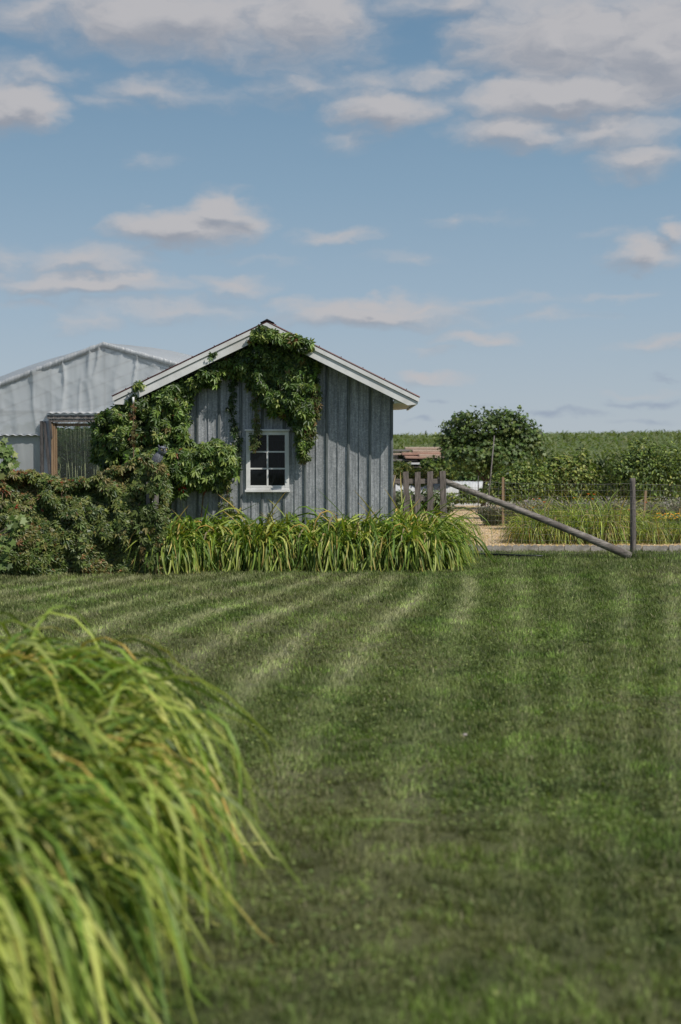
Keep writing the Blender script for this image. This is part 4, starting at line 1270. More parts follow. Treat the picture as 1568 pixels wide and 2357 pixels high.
    x = rng.uniform(LX + .4, RX_ - .3, m); row = rng.integers(0, 4, m); y = GY + .75 + row * 1.3 + rng.normal(0, .22, m)
    Hh = 2.15 + .35 * (fbm(x * 1.3, row * 3.1, 0, 4) - .5); z = rng.random(m) ** .8 * Hh
    lf.scatter(CREEPER3, np.stack([x, y, z], 1), np.stack([rng.normal(0,.6,m), -np.ones(m), .5 + rng.normal(0,.5,m)], 1),
               np.stack([rng.normal(0,1,m), rng.normal(0,.4,m), -np.ones(m)], 1), rng.uniform(.09, .2, m),
               palette(m, [(.07,.12,.03),(.10,.16,.045),(.14,.2,.06)], [4,3,1]))
    tag(lf.build('greenhouse_crop', M['leaf']), 'tall leafy crop growing on strings inside the greenhouse', 'crop', kind='stuff')
    mb = MB()
    for i in range(30):
        xx = GX(134) + (dr - GX(134)) * (i + rng.random() * .7) / 30
        mb.tube([(xx, GY + .3 + rng.random() * .2, 2.3), (xx + rng.normal(0, .08), GY + .35, .3)], .004, 4)
    vpar(mb.build('crop_string', M['string']), g)
M['hem'] = film('gathered_film', .10, (.70, .72, .73), .35)
greenhouse()

# ------------------------------------------------------------------ fences
FYY = 21.9
KF = FYY / FD
def fx(dx): return (dx - 784) * KF
def fz(dy): return 1.6 - (dy - 1048) * KF
def picket():
    e = tag(empty('picket_gate', (fx(975), FYY, 0)), 'short run of grey weathered pickets between shed and wire fence', 'picket fence')
    specs = [(934, 1085, -1.2, .088), (961.5, 1086, .4, .088), (990, 1084.5, -.6, .09), (1019, 1083.5, 0, .092)]
    for dx, ty, ln, w in specs:
        mb = MB(); x = fx(dx); t = fz(ty)
        n = 7; vs = []
        wob = random.uniform(-.006, .006)
        zs = np.linspace(.06, t, n)
        for i, z in enumerate(zs):
            off = wob * math.sin(i * 1.1) + math.tan(R(ln)) * (z - t)
            for sx_, sy_ in ((-1, -1), (1, -1), (1, 1), (-1, 1)):
                vs.append((x + off + sx_ * w / 2 * (1 + .03 * math.sin(i * 2.3)), FYY + sy_ * .014, z + (0.006 * sx_ if i == n - 1 else 0)))
        fs = [(0, 3, 2, 1), tuple((n - 1) * 4 + k for k in range(4))]
        for i in range(n - 1):
            for k in range(4):
                k2 = (k + 1) % 4; fs.append((i*4+k, i*4+k2, i*4+4+k2, i*4+4+k))
        mb.add(vs, fs); vpar(mb.build('picket', M['picketwood'], None, .003), e)
    mb = MB(); mb.box((fx(906), FYY + .016, fz(1113)), (fx(1019), FYY + .05, fz(1101.5))); o = vpar(mb.build('rail', M['railwood'], None, .003), e)
    mb = MB(); mb.box((fx(934), FYY + .017, fz(1152)), (fx(975), FYY + .05, fz(1139))); mb.box((fx(975.5), FYY + .025, fz(1154)), (fx(1000), FYY + .05, fz(1143))); vpar(mb.build('rail', M['railwood'], None, .003), e)
    mb = MB(); mb.box((fx(904.5), FYY + .02, 0), (fx(911), FYY + .07, fz(1093))); vpar(mb.build('post', M['greywood'], None, .004), e)
    mb = MB(); mb.tube([(fx(1024), FYY + .02, fz(1110)), (fx(1029), FYY + .0, 0)], [.02, .028], 8); vpar(mb.build('post', M['darkwood']), e)
M['railwood'] = noise_mat('rail_wood', (.10,.085,.075), (.22,.19,.17), (.5,6,6), 10, .85, .5)
picket()
def pole(p, q, r0, r1, mat, name, parent, seg=16, n=22, seed=0, bow=1.0):
    """round weathered pole with bark-like bumps"""
    p, q = Vector(p), Vector(q); d = (q - p); L_ = d.length; d.normalize()
    a = d.cross(Vector((0, 1, 0))).normalized(); b = d.cross(a)
    vs = []; fs = []
    for i in range(n):
        t = i / (n - 1); c = p.lerp(q, t) + a * .012 * bow * math.sin(t * 5 + seed) + b * .006 * bow * math.sin(t * 9 + seed)
        for k in range(seg):
            an = 2 * math.pi * k / seg
            r = (r0 + (r1 - r0) * t) * (1 + .10 * (float(vnoise(an * 2.2, t * 6, 0, seed)) - .5) - .05 * (math.sin(an * 3 + seed) > .9))
            vs.append(c + (a * math.cos(an) + b * math.sin(an)) * r)
    for i in range(n - 1):
        for k in range(seg):
            k2 = (k + 1) % seg; fs.append((i*seg+k, i*seg+k2, (i+1)*seg+k2, (i+1)*seg+k))
    fs += [tuple(range(seg)), tuple((n-1)*seg+k for k in range(seg))]
    mb = MB(); mb.add(vs, fs, True)
    return mb.build(name, mat, parent)
def wire_fence():
    e = tag(empty('wire_fence', (fx(1458), FYY, 0)), 'welded wire fence with a round grey post and a long diagonal brace pole', 'wire fence')
    vpar(pole((fx(1460.5), FYY + .05, 0), (fx(1457.5), FYY + .05, fz(1100)), .048, .043, M['postwood'], 'post', None, seed=2, bow=.15), e)
    vpar(pole((fx(1026), FYY + .07, fz(1106)), (fx(1452), FYY - .03, fz(1279)), .044, .066, M['polewood'], 'brace_pole', None, n=60, seed=5), e)
    mb = MB()
    xa, xb = fx(1027), 8.2
    def ztop(x):
        t = (x - xa) / (fx(1458) - xa)
        return (1.225 - .03 * math.sin(min(t, 1) * math.pi) - .06 * t) if t < 1 else 1.165 - .035 * (x - fx(1458))
    def yy(x, z): return FYY + .0 + .012 * math.sin(x * 3.1) + .01 * math.sin(z * 7)
    xs_ = np.arange(xa, xb, .0508)
    for x in xs_:
        zt = ztop(x); jx = random.gauss(0, .003)
        mb.tube([(x + jx, yy(x, 0), .01), (x + jx * 2, yy(x, .6), zt * .5), (x, yy(x, 1.2), zt)], .0013, 3, False)
    for k in range(12):
        fr = 1 - k / 12.0
        pts = [Vector((x, yy(x, fr), ztop(x) * fr + .004 * math.sin(x * 9 + k))) for x in np.arange(xa, xb, .15)]
        mb.tube(pts, .0016 if k else .0022, 3, False)
    vpar(mb.build('wire_mesh', M['wire']), e)
    # long grass round the foot of the post
    lf = Leafs(); m = 130
    base = np.stack([fx(1457) + rng.normal(0, .10, m), FYY - .02 + rng.normal(0, .06, m), np.full(m, .005)], 1)
    base[:, :2] = (base[:, :2] - [fx(1457), FYY - .02]) * .8 + [fx(1457), FYY - .03]
    lf.strap(base, rng.uniform(0, 6.28, m), rng.normal(1.3, .2, m), rng.uniform(.2, 1.5, m), rng.uniform(.08, .22, m), np.full(m, .005), palette(m, [(.06,.11,.03),(.09,.14,.04),(.17,.17,.07)], [3,3,1]), K=5)
    tag(lf.build('grass_tuft', M['grassblade']), 'tuft of longer grass round the foot of the round fence post', 'grass tuft')
wire_fence()

# edging
def edging():
    me0 = None
    W_, H_, T_ = .425, .115, .055
    poly = [(0, 0), (W_, 0)]
    for k in range(4):
        c = W_ - (k + .5) * W_ / 4; r = W_ / 8
        for a in np.linspace(0, math.pi, 7):
            poly.append((c + r * math.cos(a) * .98, H_ - .03 + .03 * math.sin(a)))
    mb = MB(); mb.prism(poly, 0, T_)
    first = mb.build('edging_block', M['concrete'], None, .004)
    x = 2.0; i = 0
    names = ORD
    while x < 6.9:
        o = first if i == 0 else first.copy()
        if i: COL.objects.link(o)
        o.location = (x, 23.6 - .012 * (i % 3) - .02 * max(0, i - 6), -.008 * (i % 2)); o.rotation_euler = (0, 0, R((-1) ** i * .7))
        tag(o, f'{names[i]} scalloped concrete edging block from the shed end, at the lawn edge', 'edging block', 'scalloped edging blocks between lawn and mulch')
        x += W_ + .006; i += 1
edging()

# hose on the lawn
mb = MB()
pts = [P(a, b, 3273 * 1.6 / (b - 1048)) + Vector((0, 0, .045)) for a, b in ((1040, 1279), (1090, 1281), (1130, 1282), (1170, 1283.5), (1215, 1285), (1250, 1286))]
mb.tube(pts, .016, 8)
tag(mb.build('garden_hose', M['hose']), 'dark hose lying across the grass in front of the mulch', 'hose')

# small things on the lawn
lf = Leafs()
b0 = P(860, 1925, 3273*1.6/(1925-1048)); 
lf.strap(np.array([[b0.x - .10, b0.y, .05]]), np.array([-.05]), np.array([.10]), np.array([.22]), np.array([.34]), np.array([.017]), np.array([[.22,.30,.10]]), K=8, pw=1)
tag(lf.build('fallen_leaf', M['lily']), 'single fallen daylily leaf lying on the lawn', 'fallen leaf')
pb = P(1070, 1711, 3273*1.6/(1711-1048))
bm = bmesh.new(); bmesh.ops.create_icosphere(bm, subdivisions=3, radius=.010)
for v in bm.verts: v.co = Vector((v.co.x * 1.3, v.co.y, v.co.z * .7)) * (1 + .2 * math.sin(v.co.x * 300) * math.cos(v.co.y * 250))
me = bpy.data.meshes.new('pebble'); bm.to_mesh(me); bm.free()
o = link('pebble', me, None, [M['stone']]); o.location = (pb.x, pb.y, .04); tag(o, 'small pale pebble lying in the middle of the lawn', 'pebble')

# ------------------------------------------------------------------ garden behind
def bush(lf, ells, m, tmpl, size, cols, wts, up=.5, shell=.62, seed=0, lump=.35, zmin=.03):
    ells = np.array(ells, float)
    vol = ells[:, 3] * ells[:, 4] * ells[:, 5]; vol = vol ** .75
    idx = rng.choice(len(ells), m, p=vol / vol.sum())
    e = ells[idx]
    d = unit(rng.normal(0, 1, (m, 3)))
    lm = 1 + lump * (fbm(d[:, 0] * 2.4 + idx * 7, d[:, 1] * 2.4, d[:, 2] * 2.4, seed, 3) - .5) * 2
    r = lm * np.where(rng.random(m) < .70, rng.uniform(.84, 1.06, m), rng.uniform(shell - .3, 1, m)) * np.where(rng.random(m) < .06, rng.uniform(1, 1.22, m), 1)
    pos = e[:, :3] + d * e[:, 3:6] * r[:, None]
    ok = pos[:, 2] > zmin
    pos, d = pos[ok], d[ok]; m = len(pos)
    nrm = d * .8 + np.array([0, -.15, up]) + rng.normal(0, .45, (m, 3))
    tip = d * .7 + np.stack([rng.normal(0,.6,m), rng.normal(0,.6,m), -.4 + rng.normal(0,.4,m)], 1)
    lf.scatter(tmpl, pos, nrm, tip, size * rng.uniform(.65, 1.3, m), palette(m, cols, wts))
def spot(dx, dy, Y): return P(dx, dy, Y)

def tree():
    Y = 42; k = Y / FD
    c = spot(1120, 1030, Y)
    t = tag(empty('garden_tree', (c.x, Y, 0)), 'small bushy dark green tree beyond the garden, right of the shed', 'tree')
    lf = Leafs()
    def E(dx, dy, rx, rz, ry=None, dyy=0):
        p = spot(dx, dy, Y); return (p.x, Y + dyy, p.z, rx * k, (ry or rx) * k, rz * k)
    ells = [E(1115,1035,56,36), E(1060,1010,46,38,dyy=.3), E(1100,985,42,30), E(1150,975,44,28), E(1190,985,34,32), E(1195,1020,40,38), E(1080,1055,52,34,dyy=-.3), E(1160,1055,56,34,dyy=-.3), E(1035,1035,26,28), E(1222,1000,26,18), E(1015,1010,16,14), E(1235,1030,20,24), E(1065,965,26,16), E(1165,958,24,14)]
    G = [(.075,.12,.03),(.115,.17,.042),(.19,.235,.07),(.045,.078,.022)]
    bush(lf, ells, 6000, MAPLE, .095, G, (5,5,2,4), seed=4, lump=.75, zmin=.6)
    # sprays beyond the outline
    st = MB(); tops = [(1013,985),(1003,1003),(1045,962),(1072,948),(1092,940),(1112,945),(1132,940),(1150,948),(1163,938),(1180,950),(1196,942),(1207,958),(1212,975),(1232,985),(1246,990),(1058,952),(1025,972)]
    for (a, b) in tops:
        q = spot(a, b, Y + rng.uniform(-.4, .4)); base = spot(1115 + (a - 1115) * .55, 1020, Y)
        pts = [base, base.lerp(q, .6) + Vector((0, 0, .06)), q]
        st.tube(pts, [.014, .008, .003], 5)
        n = 44; t_ = rng.uniform(.45, 1.03, n)[:, None]
        pp = np.array(base)[None] * (1 - t_) + np.array(q)[None] * t_ + rng.normal(0, .07, (n, 3))
        lf.scatter(MAPLE, pp, rng.normal(0, .6, (n, 3)) + [0, -.4, .7], rng.normal(0, .7, (n, 3)) + [0, 0, -.3], rng.uniform(.05, .095, n), palette(n, G, (5,5,2,4)))
    vpar(lf.build('crown', M['leaf']), t)
    tr = [(c.x - .1, Y, -.02), (c.x - .05, Y, .6), (c.x, Y, 1.2), (c.x + .05, Y, 2.0)]
    st.tube(tr, [.09, .075, .06, .03], 10)
    for s_ in (-1, 1): st.tube([(c.x, Y, .8), (c.x + s_ * .5, Y - .1, 1.4), (c.x + s_ * 1.0, Y, 1.9)], [.05, .035, .015], 8)
    vpar(st.build('trunk', M['bark']), t)
tree()

def shrub(name, label, cat, Y, ells, m, tmpl, size, cols, wts, group=None, mat='leaf', seed=0, stems=True, lump=.35, up=.5):
    k = Y / FD
    L_ = []
    for (dx, dy, rx, rz) in ells:
        p = spot(dx, dy, Y); L_.append((p.x, Y, p.z, rx * k, rx * k * .8, rz * k))
    cx = L_[0][0]
    e = tag(empty(name, (cx, Y, float(ground_z(cx, Y)))), label, cat, group)
    lf = Leafs(); bush(lf, L_, m, tmpl, size, cols, wts, seed=seed, lump=lump, up=up)
    vpar(lf.build('foliage', M[mat]), e)
    if stems:
        st = MB()
        for i in range(7):
            q = L_[i % len(L_)]
            st.tube([(cx + random.gauss(0, .06), Y, 0), ((cx + q[0]) / 2, Y, q[2] * .5), (q[0] + random.gauss(0, .1), Y, q[2])], [.018, .012, .006], 6)
        vpar(st.build('stem', M['bark']), e)
    return e
GS = [(.115,.17,.036),(.175,.235,.050),(.30,.335,.08),(.050,.085,.022)]
shrub('leafy_shrub', 'rounded green shrub below the tree, behind the light wooden stake', 'shrub', 35.5, [(1180,1115,50,42),(1145,1130,34,30),(1225,1110,44,40),(1200,1085,26,22)], 3800, SIMPLE, .085, GS, (4,5,2,4), 'shrubs behind the wire fence', seed=11)
shrub('leafy_shrub', 'yellowish green shrub in the middle behind the wire fence', 'shrub', 36.5, [(1305,1105,58,50),(1270,1090,40,38),(1342,1098,34,42),(1340,1054,16,28),(1290,1068,28,22),(1375,1128,34,28)], 5200, SIMPLE, .085, GS + [(.17,.17,.05)], (3,4,3,3,2), 'shrubs behind the wire fence', seed=12)
shrub('leafy_shrub', 'tall dark green shrub behind the round fence post', 'shrub', 36, [(1490,1100,70,58),(1440,1085,44,44),(1480,1045,34,36),(1530,1065,50,44),(1560,1105,60,56),(1425,1126,34,30),(1460,1120,50,40)], 7500, SIMPLE, .085, GS, (5,4,1,5), 'shrubs behind the wire fence', seed=13)
YG = [(.16,.18,.045),(.20,.20,.04),(.11,.15,.04),(.07,.11,.03)]
shrub('goldenrod_bush', 'yellow-green bushy weed beside the shed corner, beyond the pickets', 'shrub', 43, [(912,1088,28,24),(930,1078,16,14)], 1400, NARROW, .13, YG, (3,2,3,3), 'weeds below the timber pile', seed=14, stems=False)
shrub('goldenrod_bush', 'yellow-green weed beyond the second and third pickets', 'shrub', 43.5, [(965,1097,26,17),(985,1092,18,16),(945,1098,22,16)], 1500, NARROW, .13, YG, (3,4,3,2), 'weeds below the timber pile', seed=15, stems=False)
shrub('leafy_shrub', 'small dark shrub in front of the timber pile', 'shrub', 45, [(985,1068,13,13),(992,1080,20,15),(1012,1070,13,15),(1030,1085,20,18)], 1600, MAPLE, .09, GS, (5,3,1,4), 'weeds below the timber pile', seed=16)
# low greenery beyond the pickets
shrub('vegetable_row', 'low grey-green vegetables seen through the pickets', 'vegetables', 34, [(915,1150,26,22),(950,1155,30,20),(990,1150,30,22),(1015,1165,22,18)], 1900, SIMPLE, .10, [(.10,.14,.06),(.14,.17,.08),(.07,.10,.04)], (3,2,2), seed=17, stems=False)
shrub('vegetable_row', 'low leafy plants in front of the white row cover', 'vegetables', 41, [(1050,1145,30,10),(1090,1146,26,9),(1070,1128,12,12),(1110,1138,16,14)], 1300, SIMPLE, .09, GS, (3,4,2,3), seed=18, stems=False)
shrub('vegetable_row', 'light green broad-leaved plants behind the white row cover', 'vegetables', 49, [(1045,1098,22,12),(1075,1096,22,12),(1105,1100,20,10),(1130,1104,20,9)], 1600, SIMPLE, .16, [(.13,.19,.06),(.17,.22,.07),(.08,.13,.04)], (3,2,3), seed=19, stems=False)

# row cover: low tunnel of white fleece
def row_cover():
    Y = 45.5; xa, xb = spot(900, 0, Y).x, spot(1128, 0, Y).x; H = .84
    e = tag(empty('row_cover', ((xa + xb) / 2, Y, 0)), 'long low white fleece tunnel over a bed behind the wire fence', 'row cover')
    vs = []; fs = []; n = 90; s = 12
    for i in range(n):
        x = xa + (xb - xa) * i / (n - 1)
        sag = .012 * abs(math.sin(i / (n - 1) * 7 * math.pi)) 
        for k in range(s):
            a = math.pi * k / (s - 1)
            vs.append((x, Y - .5 * math.cos(a), (H - .07 + sag * .9) * math.sin(a) ** .55 + .012 * math.sin(i * 1.7 + k)))
    for i in range(n - 1):
        for k in range(s - 1): fs.append((i*s+k, i*s+s+k, i*s+s+k+1, i*s+k+1))
    fs += [tuple(range(s)), tuple((n-1)*s+k for k in range(s))]
    mb = MB(); mb.add(vs, fs, True); vpar(mb.build('fleece', M['cover']), e)
row_cover()

# timber pile
def timber():
    Y = 56; k = Y / FD
    def X(dx): return (dx - 784) * k
    def Z(dy): return 1.6 - (dy - 1048) * k
    gz = float(ground_z(3, Y))
    rows = [  # (x0,x1,ztop,thick,yoff,tilt,mat,label)
        (935, 1040, 1029, 4.5, 1.2, 0, 'tanwood', 'topmost wide pale plank of the timber pile'),
        (950, 1050, 1036, 4, .5, .6, 'tanwood', 'second pale plank from the top of the timber pile'),
        (925, 1020, 1041, 5, .1, -.4, 'pinkwood', 'pinkish plank under the two pale ones in the timber pile'),
        (962, 1062, 1046, 7, -.3, .8, 'tanwood', 'thick tan plank reaching right under the tree in the timber pile'),
        (900, 945, 1035, 3, .6, 0, 'greywood', 'grey plank at the upper left of the timber pile'),
        (898, 940, 1043, 3, .2, -.8, 'tanwood', 'short tan plank at the left end of the timber pile'),
        (930, 978, 1050, 4, -.5, .5, 'pinkwood', 'short reddish plank low in the timber pile'),
        (900, 960, 1057, 3, -.2, 0, 'greywood', 'grey plank low at the left of the timber pile'),
        (935, 968, 1064, 3.5, -.7, 0, 'white', 'short white painted board low in the timber pile'),
        (940, 975, 1072, 3, -.6, -.5, 'tanwood', 'lowest short tan plank of the timber pile'),
        (985, 1050, 1062, 5, -.1, 0, 'darkwood', 'dark plank behind the small shrub in the timber pile')]
    for (a, b, zt, th, yo, tl, mt, lab) in rows:
        mb = MB(); L_ = X(b) - X(a)
        mb.box((-L_ / 2, -.35, -th * k), (L_ / 2, .35, 0))
        o = mb.build('plank', M[mt], None, .01)
        o.location = ((X(a) + X(b)) / 2, Y + yo, Z(zt)); o.rotation_euler = (R(3), R(tl), R(tl * 3))
        tag(o, lab, 'plank', 'timber pile beyond the garden')
    e = tag(empty('timber_trestle', (X(975), Y, gz)), 'dark timber cribbing that carries the plank pile', 'trestle')
    for dx in (905, 940, 975, 1010, 1040):
        mb = MB(); mb.box((X(dx) - .06, Y - .3, gz - .05), (X(dx) + .06, Y + 1.3, Z(1052) - .1)); vpar(mb.build('leg', M['darkwood']), e)
    mb = MB(); mb.box((X(898), Y + 1.31, gz), (X(1050), Y + 1.4, Z(1040))); vpar(mb.build('back_board', M['darkwood']), e)
M['pinkwood'] = noise_mat('reddish_plank', (.30,.17,.12), (.48,.31,.24), (.4,5,5), 8, .8, .2)
timber()

# catmint / lavender along the back of the bed
def mint(dx, dy, Y, w, h, lab, n=900, grey=False):
    k = Y / FD; c = spot(dx, dy, Y)
    e = tag(empty('catmint_plant', (c.x, Y, 0)), lab, 'catmint', 'catmint plants in the garden bed')
    lf = Leafs(); m = n
    a = rng.uniform(0, 6.28, m); r = np.sqrt(rng.random(m)) * w * .35
    base = np.stack([c.x + r * np.cos(a), Y + r * np.sin(a) * .7, np.full(m, .02)], 1)
    t = rng.random(m)
    top = base + np.stack([np.cos(a) * w * .22, np.sin(a) * w * .2, np.full(m, h) * rng.uniform(.75, 1.1, m) * (1 - .3 * (r / w))], 1)
    pos = base * (1 - t[:, None]) + top * t[:, None]
    fl = t > .80
    cols = palette(m, [(.15,.185,.10),(.12,.16,.075),(.21,.22,.13)], [3,3,2])
    cols[fl] = palette(fl.sum(), [(.23,.205,.20),(.28,.26,.20),(.25,.25,.16),(.18,.155,.18)], [2,2,2,1])
    nrm = rng.normal(0, .6, (m, 3)) + np.array([0, -.6, .5]); tip = rng.normal(0, .6, (m, 3)) + np.array([0, 0, .8])
    lf.scatter(SIMPLE, pos, nrm, tip, rng.uniform(.03, .06, m), cols)
    sel = rng.random(m) < .25
    lf.strap(base[sel], a[sel], np.full(sel.sum(), 1.35), np.full(sel.sum(), .35), np.full(sel.sum(), h * .98), np.full(sel.sum(), .006), palette(sel.sum(), [(.12,.15,.08),(.20,.18,.13)], [1,1]), K=4)
    vpar(lf.build('foliage', M['leaf']), e)
mint(1142, 1190, 32.3, .85, .46, 'low grey-green catmint mound beside the mulch path', 2400)
labs = ['left end of the purplish catmint strip above the brace pole', 'catmint second from the left in the strip behind the daylilies', 'catmint third from the left in the strip behind the daylilies', 'catmint in the middle of the strip behind the daylilies', 'catmint just left of the round fence post', 'catmint right behind the round fence post', 'catmint between the round post and the leaning wooden stake', 'catmint at the right edge of the picture']
for i, lab in enumerate(labs):
    mint(1205 + i * 50, 1180, 30.5 + .4 * (i % 2), .85, .62 + .05 * math.sin(i * 2), lab, 1900)

# daylilies of the garden bed
GB = [lily_mesh(330, .36, (.65, 1.15), (.011, .020), wts=(4,5,3,3.2,.8,.2,2.2)) for _ in range(3)]
gl = [(1222,25.7,.7),(1250,26.2,.85),(1292,25.7,.8),(1335,26.3,.9),(1378,25.8,.95),(1418,26.0,.85),(1455,26.6,.8),(1500,25.6,.62),(1540,25.9,.68),(1580,25.7,.66),(1240,27.6,.8),(1310,27.9,.85),(1395,27.8,.9),(1560,27.6,.75)]
gn = ['leftmost garden daylily beside the mulch path under the brace pole','garden daylily second from the left in the front row behind the edging','garden daylily third from the left in the front row behind the edging','garden daylily fourth from the left in the front row behind the edging','tallest garden daylily in the front row above the low end of the brace pole','garden daylily in the front row just left of the round post','garden daylily directly behind the round fence post','short garden daylily between the round post and the right edge','short garden daylily second from the right edge, behind the edging','garden daylily at the right edge of the picture','garden daylily of the second row, left end','garden daylily of the second row, third of the way along','garden daylily of the second row, left of the round post','garden daylily of the second row, right end']
for i, ((dx, Y, s), lab) in enumerate(zip(gl, gn)):
    p = spot(dx, 1200, Y)
    e = place_lily(GB[i % 3], p.x, Y, s * (1.12 if i < 11 and i not in (7, 8, 9) else 1.3 if i > 9 else 1.0), i * 1.9, lab, 'daylilies in the garden bed')
    if i in (0, 1, 3, 4, 6, 8, 10):
        for j in range(2):
            st = MB(); fl = Leafs()
            x, y, h = random.gauss(0, .15), random.gauss(0, .1), random.uniform(.70, .98) * (.85 if i != 8 else .8)
            st.tube([(x, y, 0), (x * 1.3, y, h)], .004, 5)
            m = 6; a = np.arange(m) * math.pi / 3
            fl.scatter(SIMPLE, np.tile([[x * 1.3, y, h]], (m, 1)), np.stack([-np.cos(a), -np.sin(a), np.ones(m)], 1), np.stack([np.cos(a), np.sin(a), np.full(m, .9)], 1), .045, palette(m, [(.75,.26,.04)], [1], .1))
            st.build('flower_stalk', M['stalk'], e); fl.build('flower', M['petal'], e)

# yellow flowers at the right edge
shrub('marigold_patch', 'low plants with small yellow-orange flowers at the right edge', 'flowers', 26.8, [(1530,1215,34,22),(1565,1215,34,22)], 1500, NARROW, .09, [(.10,.15,.04),(.15,.19,.05)], (1,1), seed=22, stems=False)
mp = [o for o in COL.objects if o.name.startswith('marigold_patch')][0]
for i in range(34):
    t_ = (i + random.random()) / 34
    q = spot(1508 + 75 * t_, 1188 + 6 * math.sin(i * 2.3), 26.6 + random.uniform(-.2, .2))
    lf = Leafs(); a = np.arange(5) * 1.257 + i
    lf.scatter(SIMPLE, np.tile([[0., 0, 0]], (5, 1)), np.stack([-np.cos(a) * .4, -np.sin(a) * .4 - .5, np.ones(5)], 1), np.stack([np.cos(a), np.sin(a), np.full(5, .3)], 1), .026,
               palette(5, [[(.8,.38,.03),(.8,.5,.05)][i % 2]], [1], .08))
    o = lf.build('flower', M['petal']); o.parent = mp; o.location = q - mp.location

def stake(dx0, dy0, dx1, dy1, Y, r, mat, lab, square=False):
    a, b = spot(dx0, dy0, Y), spot(dx1, dy1, Y)
    e = tag(empty('garden_stake', (b.x, Y, 0)), lab, 'stake', 'stakes standing in the garden')
    foot = a + (b - a) * (a.z / max(a.z - b.z, .01))
    if square:
        mb = MB(); mb.beam(foot, a, r * 2, r * 2, (0, 1, 0)); o = mb.build('pole', M[mat], None, .003)
    else:
        mb = MB(); mb.tube([foot, foot.lerp(a, .5), a], [r, r * .95, r * .8], 8); o = mb.build('pole', M[mat])
    vpar(o, e)
stake(1138, 1002, 1130, 1090, 34.5, .016, 'greywood', 'thin tall bare pole leaning in front of the tree')
stake(1158, 1098, 1158, 1150, 31.8, .027, 'brownwood', 'light orange-brown wooden stake above the brace pole', True)
stake(1486, 1129, 1483, 1190, 27.2, .022, 'brownwood', 'leaning wooden stake right of the round fence post', True)
stake(1101, 1095, 1101, 1120, 38, .014, 'darkwood', 'short dark rod in front of the white row cover')

# crumpled bag
p = spot(1492, 1214, 26.9)
bm = bmesh.new(); bmesh.ops.create_icosphere(bm, subdivisions=4, radius=1)
for v in bm.verts:
    c = v.co.copy(); n_ = float(fbm(c.x * 2.6 + 5, c.y * 2.6, c.z * 2.6, 3)) - .5
    v.co = Vector((c.x * .13, c.y * .1, c.z * .12 + .1)) * (1 + .55 * n_)
me = bpy.data.meshes.new('plastic_bag'); bm.to_mesh(me); bm.free()
o = link('plastic_bag', me, None, [M['bag']]); o.location = (p.x, 26.9, p.z - .02 - .08); tag(o, 'crumpled pale plastic sack among the plants beside the leaning stake', 'plastic sack')

# maple sprig at the left edge
def sprig():
    e = tag(empty('maple_sapling', P(-25, 1200, 18.0)), 'thin maple sapling reaching in at the left edge above the hedge', 'sapling')
    e.location.z = 0
    lf = Leafs(); st = MB(); base = Vector((e.location.x, 18.0, 0))
    tops = [(8, 1036, 40), (20, 1062, 30), (-30, 1030, 60), (-10, 1078, 50), (30, 1205, 16), (12, 1245, 16), (5, 1290, 14), (45,1212,6)]
    for a, b, n in tops:
        q = P(a, b, 17.85 if b > 1150 else 18.0)
        mid = Vector((base.x + (q.x - base.x) * .3, 17.9, q.z * .8))
        st.tube([Vector((base.x, 18, .0 if b < 1150 else .5)), mid, q], [.014, .009, .003], 6)
        c = np.array(q)[None] + rng.normal(0, .05, (n, 3))
        lf.scatter(MAPLE, c, rng.normal(0, .4, (n, 3)) + [0.2, -.8, .6], rng.normal(0, .6, (n, 3)) + [.5, -.1, -.6], rng.uniform(.06, .10, n), palette(n, [(.13,.19,.05),(.17,.22,.06),(.09,.14,.035)], [3,2,2]))
    vpar(lf.build('foliage', M['leaf']), e); vpar(st.build('trunk', M['bark']), e)
sprig()

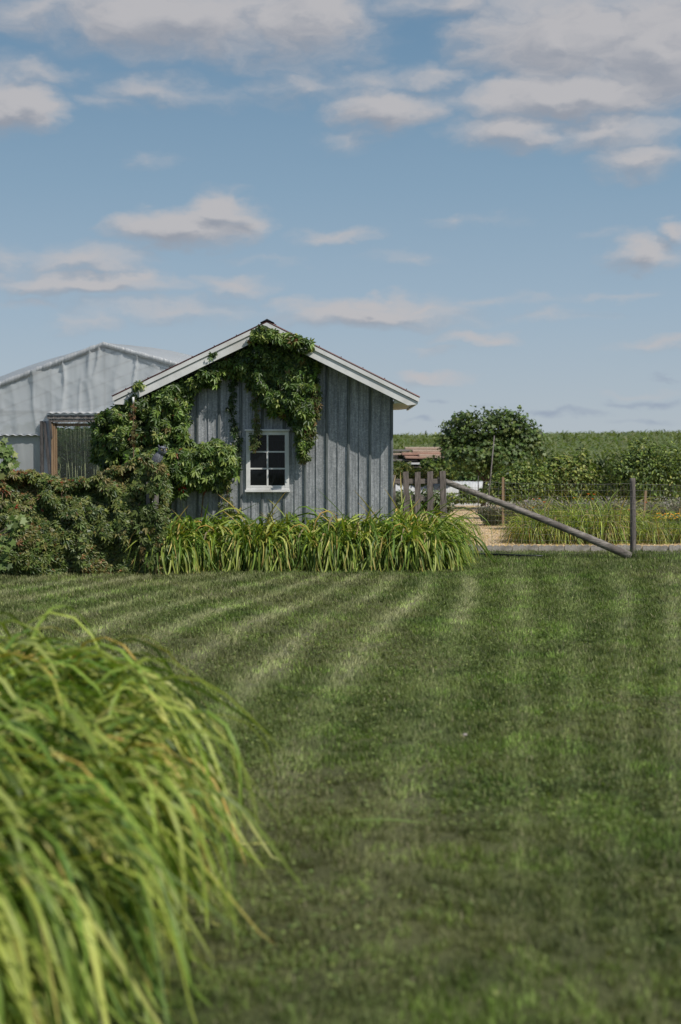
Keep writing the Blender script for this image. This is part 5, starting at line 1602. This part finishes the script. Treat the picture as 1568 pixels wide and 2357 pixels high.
# ------------------------------------------------------------------ cornfield
def corn():
    lf = Leafs()
    def batch(y0, y1, n, leafs, s, K):
        y = rng.uniform(y0, y1, n)
        y = np.round(y / .76) * .76
        x = rng.uniform(-.02, .30, n) * y
        H = rng.uniform(1.6, 2.1, n)
        z0 = ground_z(x, y)
        for j in range(leafs):
            f = .25 + .7 * j / leafs
            base = np.stack([x, y, z0 + H * f * .85], 1)
            az = rng.uniform(0, 2 * math.pi, n)
            m = n
            before = lf.n
            B = base.copy(); B[:, 2] = 10 + 0 * B[:, 2]
            off = base[:, 2] - 10
            lf.strap(B, az, rng.normal(1.1, .15, m), rng.normal(1.9, .3, m), rng.uniform(.6, .95, m) * s, rng.uniform(.07, .10, m) * s,
                     palette(m, [(.16,.195,.080),(.175,.21,.088),(.21,.24,.11),(.13,.165,.066)], [4,4,2,3], .10), K=K, fold=.1, twist=.3)
            V = lf.V[-1]; V[:, 2] += np.repeat(off, K * 3)
    batch(57, 75, 3600, 8, 1.0, 5)
    batch(75, 110, 4200, 6, 1.25, 4)
    batch(110, 190, 6500, 5, 1.7, 4)
    tag(lf.build('cornfield', M['corn']), 'wide green cornfield rising to the horizon', 'crop', kind='stuff')
corn()
# rough growth between garden and corn
lf = Leafs(); m = 14000
y = rng.uniform(46.5, 58, m); x = rng.uniform(0.02, .29, m) * y
base = np.stack([x, y, ground_z(x, y)], 1)
lf.strap(base, rng.uniform(0, 6.28, m), rng.normal(1.4, .15, m), rng.uniform(.2, 1.6, m), rng.uniform(.25, .6, m), rng.uniform(.012, .025, m),
         palette(m, [(.09,.13,.04),(.13,.16,.055),(.18,.18,.08),(.06,.09,.03)], [4,3,1.5,3]), K=4)
tag(lf.build('meadow_grass', M['grassblade']), 'rough uncut grass between the garden and the cornfield', 'grass', kind='stuff')
lf = Leafs(); m = 9000
y = rng.uniform(36.5, 46.5, m); x = rng.uniform(0.02, .29, m) * y
ok = (x < .06 * y) | (x > .13 * y) | (y > 45); x, y = x[ok], y[ok]; m = len(x)
lf.strap(np.stack([x, y, x * 0], 1), rng.uniform(0, 6.28, m), rng.normal(1.4, .15, m), rng.uniform(.2, 1.6, m), rng.uniform(.1, .3, m), rng.uniform(.012, .022, m),
         palette(m, [(.09,.13,.04),(.12,.15,.05),(.06,.09,.03)], [4,3,3]), K=4)
tag(lf.build('garden_weeds', M['grassblade']), 'low weeds and grass at the back of the garden', 'weeds', kind='stuff')
